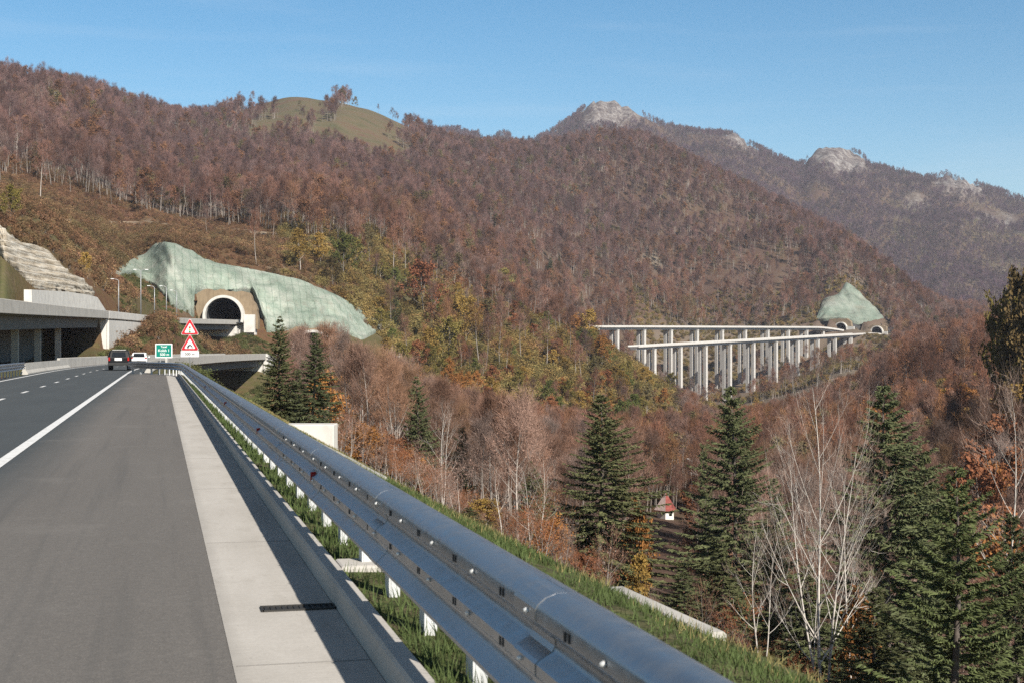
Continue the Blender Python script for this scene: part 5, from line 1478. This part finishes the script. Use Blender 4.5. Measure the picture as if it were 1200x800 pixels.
def wood_density(x, y, px, d, py):
    r = np.ones(len(x))
    btop = np.interp(px, [-400, 0, 100, 200, 330, 420, 460], [150, 205, 232, 256, 272, 300, 420])
    r *= np.where((px < 460) & (d < 750) & (d > 200) & (py > btop), 0.02, 1)
    nn = fbm(x, y, 90, 3)
    r *= 1.0
    spur = (px > 430) & (px < 800) & (d > 400) & (d < 720)
    r *= np.where(spur, 0.09, 1)
    r *= np.where((d > 1080) & (d < 1420) & (px > 740) & (px < 1045) & (py > 392), 0.14, 1)
    r *= np.where((d > 2300), np.where(fbm(x, y, 160, 3) > -.25, 1, .25), 1)
    r *= rockiness(px, py, x, y, d) < .2
    r *= np.where((d > 3300) & (px > 1030) & (py > 232) & (fbm(x, y, 120, 3) > -.1), .3, 1)
    r *= np.where(nn < -.75, .35, 1)
    gul = 1 - np.abs(fbm(x * .7 + y * .25, y * .22 - x * .12, 95, 3))
    r *= np.where((d > 700) & (gul > .93), .45, 1)
    return r * clear_zones(x, y, px, d, py)
cand = []
for n_t, d0, d1, a, b in ((.05, 100, 480, 330, 1330), (.026, 480, 1000, -140, 1330), (.0215, 1000, 2300, -140, 1330), (.022, 2300, 4350, 500, 1330)):
    cand.append(scatter(n_t, d0, d1, a, b, wood_density))
x, y, z, px, d, py = (np.concatenate([c[i] for c in cand]) for i in range(6))
h = (8 + 9 * rs.rand(len(x)) ** 1.3) * np.where(d < 480, .85, 1) * np.where(d > 2300, 1.2, np.where(d > 480, 1.34, 1.0))
vis = visible(px, d, py, h)
near_ok = np.ones(len(x), bool)
for ux, uy, ur in used_xy: near_ok &= np.hypot(x - ux, y - uy) > ur
near_ok &= ~((px < 470) & (d < 150) & (px < 400))
LIMX = [316, 380, 420, 477, 575, 700, 760, 840, 860, 930, 1000, 1040, 1080, 1120, 1200]
lim = np.where(d < 430, np.interp(px, LIMX, [398, 390, 402, 434, 468, 482, 478, 484, 486, 474, 442, 424, 412, 404, 385]),
      np.where((d < 1060) & (px > 695), np.interp(px, [700, 740, 800, 840, 865, 930, 1000, 1045, 1080], [398, 436, 456, 478, 480, 468, 440, 412, 330]), np.where((d < 1335) & (px > 742) & (px < 1048), np.interp(px, [740, 1034], [404, 388]) + 15, -999)))
lim = lim + rs.uniform(-4, 10, len(lim))
hmax = (py - lim) * d / F
near_ok &= hmax > 5.0
h = np.minimum(h, np.maximum(hmax, 4))
for q, hw, dd_ in fir_spots: near_ok &= ~((np.abs(px - q) < hw) & (d < dd_ + 3))
sel = vis & near_ok
x, y, z, px, d, py, h = (a[sel] for a in (x, y, z, px, d, py, h))
order = np.argsort(-(h / d) * ((px > 0) & (px < 1200)))
ind, rest = order[:290], order[290:]
print('bare trees', len(x), 'individual depth max', d[ind].max())

NEARB = [tree_meshes(bare_tree(300 + i, 12, .11, (.2, .24, .28, .22)[i % 4], 15, 4, 3600, .75, .022, .05, (.4, .3, .35, .45)[i % 4], leafn=(0, 700, 1500, 400)[i % 4], leafs=.06, up=.9, sides=6, subsub=1), 'bare', 'bark', 'twig_near') for i in range(6)]
for i in ind:
    r = plant('bare_tree', NEARB[rnd.randint(0, 5)], x[i], y[i], z[i] - .2, rnd.uniform(0, 6.28), 1, 'leafless tree with a reddish brown twig crown, in the wood below the road', 'bare trees in the wood below the road')
    s = h[i] / 12; r.scale = (s * rnd.uniform(.85, 1.2), s * rnd.uniform(.85, 1.2), s)

PROTO = bpy.data.collections.new('wood_prototypes')
def proto_col(name, makers):
    c = bpy.data.collections.new(name)
    for i, (pair, mats) in enumerate(makers):
        m = MB(); w_, f_ = pair
        for mb, mi in ((w_, 0), (f_, 1)):
            off = m.n
            m.v += mb.v; m.q += [(q + off, mi, s) for q, _, s in mb.q]; m.n += mb.n
        o = bpy.data.objects.new(name + '_tree', m.mesh(name + '_tree', [M[k] for k in mats])); c.objects.link(o)
    return c
def instance_cloud(name, col, x, y, z, scale, label, cat, kind='stuff', wide=None):
    n = len(x); me = bpy.data.meshes.new(name); me.vertices.add(n)
    me.vertices.foreach_set('co', np.stack([x, y, z], -1).astype(np.float32).ravel())
    k = len(col.objects)
    a = me.attributes.new('pick', 'INT', 'POINT'); a.data.foreach_set('value', rs.randint(0, k, n).astype(np.int32))
    rot = np.zeros((n, 3), np.float32); rot[:, 2] = rs.uniform(0, 6.28, n); rot[:, :2] = rs.normal(0, .04, (n, 2))
    a = me.attributes.new('turn', 'FLOAT_VECTOR', 'POINT'); a.data.foreach_set('vector', rot.ravel())
    sc3 = np.stack([scale * (1 if wide is None else wide)] * 2 + [scale], -1) * np.stack([rs.uniform(.85, 1.2, n)] * 2 + [np.ones(n)], -1)
    a = me.attributes.new('size', 'FLOAT_VECTOR', 'POINT'); a.data.foreach_set('vector', sc3.astype(np.float32).ravel())
    o = put(name, me); tag(o, label, cat, None, kind)
    ng = bpy.data.node_groups.new(name, 'GeometryNodeTree')
    ng.interface.new_socket('Geometry', in_out='INPUT', socket_type='NodeSocketGeometry'); ng.interface.new_socket('Geometry', in_out='OUTPUT', socket_type='NodeSocketGeometry')
    N, L = ng.nodes, ng.links
    gi, go = N.new('NodeGroupInput'), N.new('NodeGroupOutput')
    ci = N.new('GeometryNodeCollectionInfo'); ci.inputs['Collection'].default_value = col; ci.inputs['Separate Children'].default_value = True; ci.inputs['Reset Children'].default_value = True
    ip = N.new('GeometryNodeInstanceOnPoints'); ip.inputs['Pick Instance'].default_value = True
    def na(nm, t):
        q = N.new('GeometryNodeInputNamedAttribute'); q.data_type = t; q.inputs['Name'].default_value = nm; return q.outputs['Attribute']
    L.new(gi.outputs[0], ip.inputs['Points']); L.new(ci.outputs[0], ip.inputs['Instance'])
    L.new(na('pick', 'INT'), ip.inputs['Instance Index']); L.new(na('turn', 'FLOAT_VECTOR'), ip.inputs['Rotation']); L.new(na('size', 'FLOAT_VECTOR'), ip.inputs['Scale'])
    L.new(ip.outputs[0], go.inputs[0])
    md = o.modifiers.new('scatter', 'NODES'); md.node_group = ng
    return o
MIDB = proto_col('bare_wood', [(bare_tree(400 + i, 12, .12, (.22, .26, .2, .24)[i % 4], 11, 3, 900, .95, .05, .05, (.42, .3, .38, .5)[i % 4], up=.9, sides=5, leafn=(0, 120, 260, 60)[i % 4], leafs=.10), ('bark', 'twig')) for i in range(14)] + [(bare_tree(450 + i, 11, .13, .28, 13, 4, 300, .8, .05, .05, .25, up=.6, sides=5, leafn=900, leafs=.22), ('bark', k)) for i, k in enumerate(('leaf_late', 'leaf_late', 'leaf_dull'))])
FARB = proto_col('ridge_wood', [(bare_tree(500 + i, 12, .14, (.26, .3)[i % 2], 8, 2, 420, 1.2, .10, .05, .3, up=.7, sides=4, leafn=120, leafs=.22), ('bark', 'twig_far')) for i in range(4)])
rm_, rf_ = rest[d[rest] < 2300], rest[d[rest] >= 2300]
instance_cloud('bare_wood', MIDB, x[rm_], y[rm_], z[rm_] - .4, h[rm_] / 12, 'reddish brown leafless wood covering the mountainsides', 'wood')
instance_cloud('ridge_wood', FARB, x[rf_], y[rf_], z[rf_] - .4, h[rf_] / 12, 'hazy purple-brown wood on the farthest mountains', 'wood')

# shrubs and bracken on the open slopes
def shrub_pair(seed, n=260, r=1.2, hgt=1.5, ls=.14, tw=120):
    rng = np.random.RandomState(seed); wd, fn = MB(), MB()
    P = []
    for k in range(9):
        a, q = rng.uniform(0, 6.28), rng.uniform(.1, 1) * r * .6
        e = np.array([math.cos(a) * q, math.sin(a) * q, hgt * rng.uniform(.5, 1)])
        wd.tube([(0, 0, -.2), e * .5 + rng.normal(size=3) * .06, e], [.03, .02, .008], 3); P.append(e); P.append(e * .65)
    P = np.array(P); i = rng.randint(0, len(P), n); Q = P[i] + rng.normal(size=(n, 3)) * np.array([.3, .3, .22]) * r
    Q[:, 2] = np.maximum(Q[:, 2], .05); leaves(fn, Q, ls, rng)
    i = rng.randint(0, len(P), tw); ribbons(fn, P[i], rng.normal(size=(tw, 3)) + np.array([0, 0, 1.0]), .6, .03, rng)
    return wd, fn
SHB = proto_col('bracken_slope', [(shrub_pair(600 + i, 220, 1.3, (1.0, 1.4, 1.8)[i % 3]), ('bark', 'shrub')) for i in range(4)])
SHO = proto_col('spur_scrub', [(shrub_pair(620 + i, 420, 1.6, (1.6, 2.2, 2.8)[i % 3], .16), ('bark', 'shrub_olive')) for i in range(4)])
SHM = proto_col('bank_scrub', [(shrub_pair(640 + i, 300, 1.5, (0.8, 1.1, 1.4)[i % 3], .13, 160), ('bark', 'shrub_bank')) for i in range(4)])
def d_brack(x, y, px, d, py):
    return ((px < 470) & clear_zones(x, y, px, d, py, 6.3)) * np.where(fbm(x, y, 25, 3) > -.2, .9, .25)
c = scatter(.34, 240, 740, -140, 470, d_brack)
v = visible(c[3], c[4], c[5], 2, 6)
instance_cloud('bracken_slope', SHB, c[0][v], c[1][v], c[2][v] - .1, rs.uniform(.6, 1.3, v.sum()), 'brown bracken and low scrub on the open slope above the cutting', 'bracken')
def d_spur(x, y, px, d, py):
    return clear_zones(x, y, px, d, py) * np.where((px > 400) & (px < 800), 1, .35) * np.where(fbm(x, y, 30, 3) > -.3, .9, .3)
c = scatter(.17, 330, 800, 330, 1300, d_spur)
v = visible(c[3], c[4], c[5], 3, 6)
instance_cloud('spur_scrub', SHO, c[0][v], c[1][v], c[2][v] - .1, rs.uniform(.7, 1.7, v.sum()), 'yellow and olive scrub covering the spur before the viaduct', 'scrub')
SAP = proto_col('saplings', [(bare_tree(660 + i, 3.6, .03, .34, 9, 4, 520, .42, .012, .08, .12, leafn=(120, 420, 260, 40)[i % 4], leafs=.05, up=.7, sides=4, stems=2), ('bark', ('twig_near', 'leaf_rust', 'leaf_late', 'twig_near')[i % 4])) for i in range(6)])
c = scatter(.42, 40, 125, 330, 1300, lambda x, y, px, d, py: (x > 5.2) * np.where(fbm(x, y, 9, 3) > -.1, .75, .08) * np.interp(px, [330, 640, 720, 800, 1300], [.55, .5, .3, .10, .08]))
v = c[3] > 395
instance_cloud('slope_saplings', SAP, c[0][v], c[1][v], c[2][v] - .08, rs.uniform(.3, .72, v.sum()), 'thin reddish saplings and low bushes on the bank below the guardrail', 'undergrowth')
c = scatter(.12, 118, 330, 330, 1300, lambda x, y, px, d, py: clear_zones(x, y, px, d, py) * (x > 6) * .8)
v = visible(c[3], c[4], c[5], 3, 30)
instance_cloud('slope_undergrowth', SHB, c[0][v], c[1][v], c[2][v] - .1, rs.uniform(.4, 1.0, v.sum()), 'brown undergrowth on the floor of the wood below the road', 'undergrowth')
c = scatter(.09, 1080, 1420, 735, 1050, lambda x, y, px, d, py: clear_zones(x, y, px, d, py) * .8)
instance_cloud('valley_scrub', SHO, c[0], c[1], c[2] - .1, rs.uniform(.6, 1.5, len(c[0])), 'thin scrub on the bare ground beneath the far viaduct', 'scrub')

def d_mound(x, y, px, d, py):
    rx = road_x(y); xl = left_xr(np.clip(y, 0, 520)) - LW / 2
    return ((np.abs(x - rx - .4) > 6.3) & (np.abs(x - xl) > 6.4) & ~((px < 140) & (x < xl)) & ~((np.abs(x - xl) < 7) & (y < 256))) * np.where(fbm(x, y, 14, 3) > -.1, .9, .3)
c = scatter(.5, 130, 425, 50, 335, d_mound)
v = visible(c[3], c[4], c[5], 2, 8) & (c[5] > 320)
instance_cloud('bank_scrub', SHM, c[0][v], c[1][v], c[2][v] - .08, rs.uniform(.25, .75, v.sum()), 'low green and brown scrub on the banks between the two carriageways', 'scrub')
# leafy individuals sprinkled over spur and right-hand wood
def sprinkle(n_t, d0, d1, a, b, kinds, cap, label, group, hr=(6, 10)):
    c = scatter(n_t, d0, d1, a, b, lambda x, y, px, d, py: clear_zones(x, y, px, d, py) * 1.0)
    hh = rs.uniform(hr[0], hr[1], len(c[0])); v = np.nonzero(visible(c[3], c[4], c[5], hh, 0))[0][:cap]
    for i in v:
        k = kinds[rnd.randint(0, len(kinds) - 1)]
        r = plant('autumn_tree', LEAF[k][rnd.randint(0, 1)], c[0][i], c[1][i], c[2][i] - .3, rnd.uniform(0, 6.28), 1, WORD[k] + ' ' + label, WORD[k] + ' ' + group); s = hh[i] / 11; r.scale = (s * 1.1, s * 1.1, s)
sprinkle(.004, 400, 720, 440, 790, ['leaf_ochre', 'leaf_olive', 'leaf_green', 'leaf_olive', 'leaf_ochre', 'leaf_rust', 'leaf_orange'], 112, 'autumn tree among many on the spur before the viaduct', 'autumn trees on the spur')
sprinkle(.006, 150, 440, 1010, 1210, ['leaf_orange', 'leaf_rust', 'leaf_orange', 'leaf_ochre'], 52, 'autumn tree in the wood on the right-hand slope', 'autumn trees on the right', (8, 12))
sprinkle(.011, 95, 170, 1125, 1215, ['leaf_orange', 'leaf_rust', 'leaf_rust'], 12, 'autumn tree near the right picture edge, behind the spruce', 'autumn trees at the right edge', (8, 12))
sprinkle(.0022, 150, 420, 380, 1000, ['leaf_rust', 'leaf_orange', 'leaf_rust'], 34, 'autumn tree among the bare trees of the valley', 'autumn trees in the valley', (6, 9))
sprinkle(.00035, 700, 1900, 150, 1040, ['leaf_rust', 'leaf_orange', 'leaf_ochre', 'leaf_dark'], 50, 'late-leaved tree in the wood on the far mountainside', 'late trees on the mountainside', (9, 13))

# ------------------------------------------------------------------ grass on the verge
def blades(name, n, xr, yr, hh, mat, dens, label, w=.008, z0=None):
    X = rs.uniform(xr[0], xr[1], n); Yv = yr[0] + (yr[1] - yr[0]) * rs.rand(n) ** 1.7
    k = rs.rand(n) < dens(X, Yv); X, Yv = X[k], Yv[k]; n = len(X)
    Z = H(X, Yv) - .01
    rng = np.random.RandomState(3); mb = MB()
    D = rng.normal(size=(n, 3)) * .38 + np.array([0, 0, 1.0]); far = 1 + Yv / 25
    L = hh * rng.uniform(.4, 1.3, n)
    ribbons(mb, np.stack([X, Yv, Z], -1), D, L, w * far, rng, 0, .1)
    o = mb.build(name, mat); tag(o, label, 'grass', None, 'stuff')
def dv(X, Y): return np.clip(.35 + .8 * fbm(X, Y, .8, 3) + .35, .06, 1) * ~((np.abs(Y - 10.9) < .24) & (X < 2.15))
blades('verge_grass', 52000, (1.325, 2.5), (1.5, 70), .115, M['grass'], dv, 'green grass tufts growing along the guardrail posts')
blades('bank_grass', 90000, (1.9, 3.8), (4, 95), .075, M['grass'], lambda X, Y: np.clip(.6 + .6 * fbm(X, Y, 1.4, 3), .1, 1), 'strip of green grass on the bank behind the guardrail')
blades('dry_grass', 22000, (3.2, 6.0), (4, 95), .095, M['dry_grass'], lambda X, Y: np.clip(.5 + .8 * fbm(X, Y, 1.7, 3), .05, 1), 'dry straw-coloured grass down the bank below the road')

# ------------------------------------------------------------------ haze
HAZE = True
if HAZE:
    m = MB(); zmin, zmax = float(ZG.min()) - 2, float(ZG.max()) + 40
    m.box(((XG.min() + XG.max()) / 2, 3700, (zmin + zmax) / 2), (XG.max() - XG.min() + 100, 7900, zmax - zmin))
    t = NT('thin_haze'); t.n.remove(t.b)
    vol = t.node("ShaderNodeVolumePrincipled"); vol.inputs['Color'].default_value = (.80, .84, 1.0, 1); vol.inputs['Density'].default_value = 0.00006; vol.inputs['Anisotropy'].default_value = 0.0
    t.l.new(vol.outputs[0], t.n['Material Output'].inputs['Volume'])
    hzo = m.build('haze', t.m); tag(hzo, 'thin blue haze over the far mountains', 'haze', None, 'stuff')
print('objects', len(bpy.data.objects))
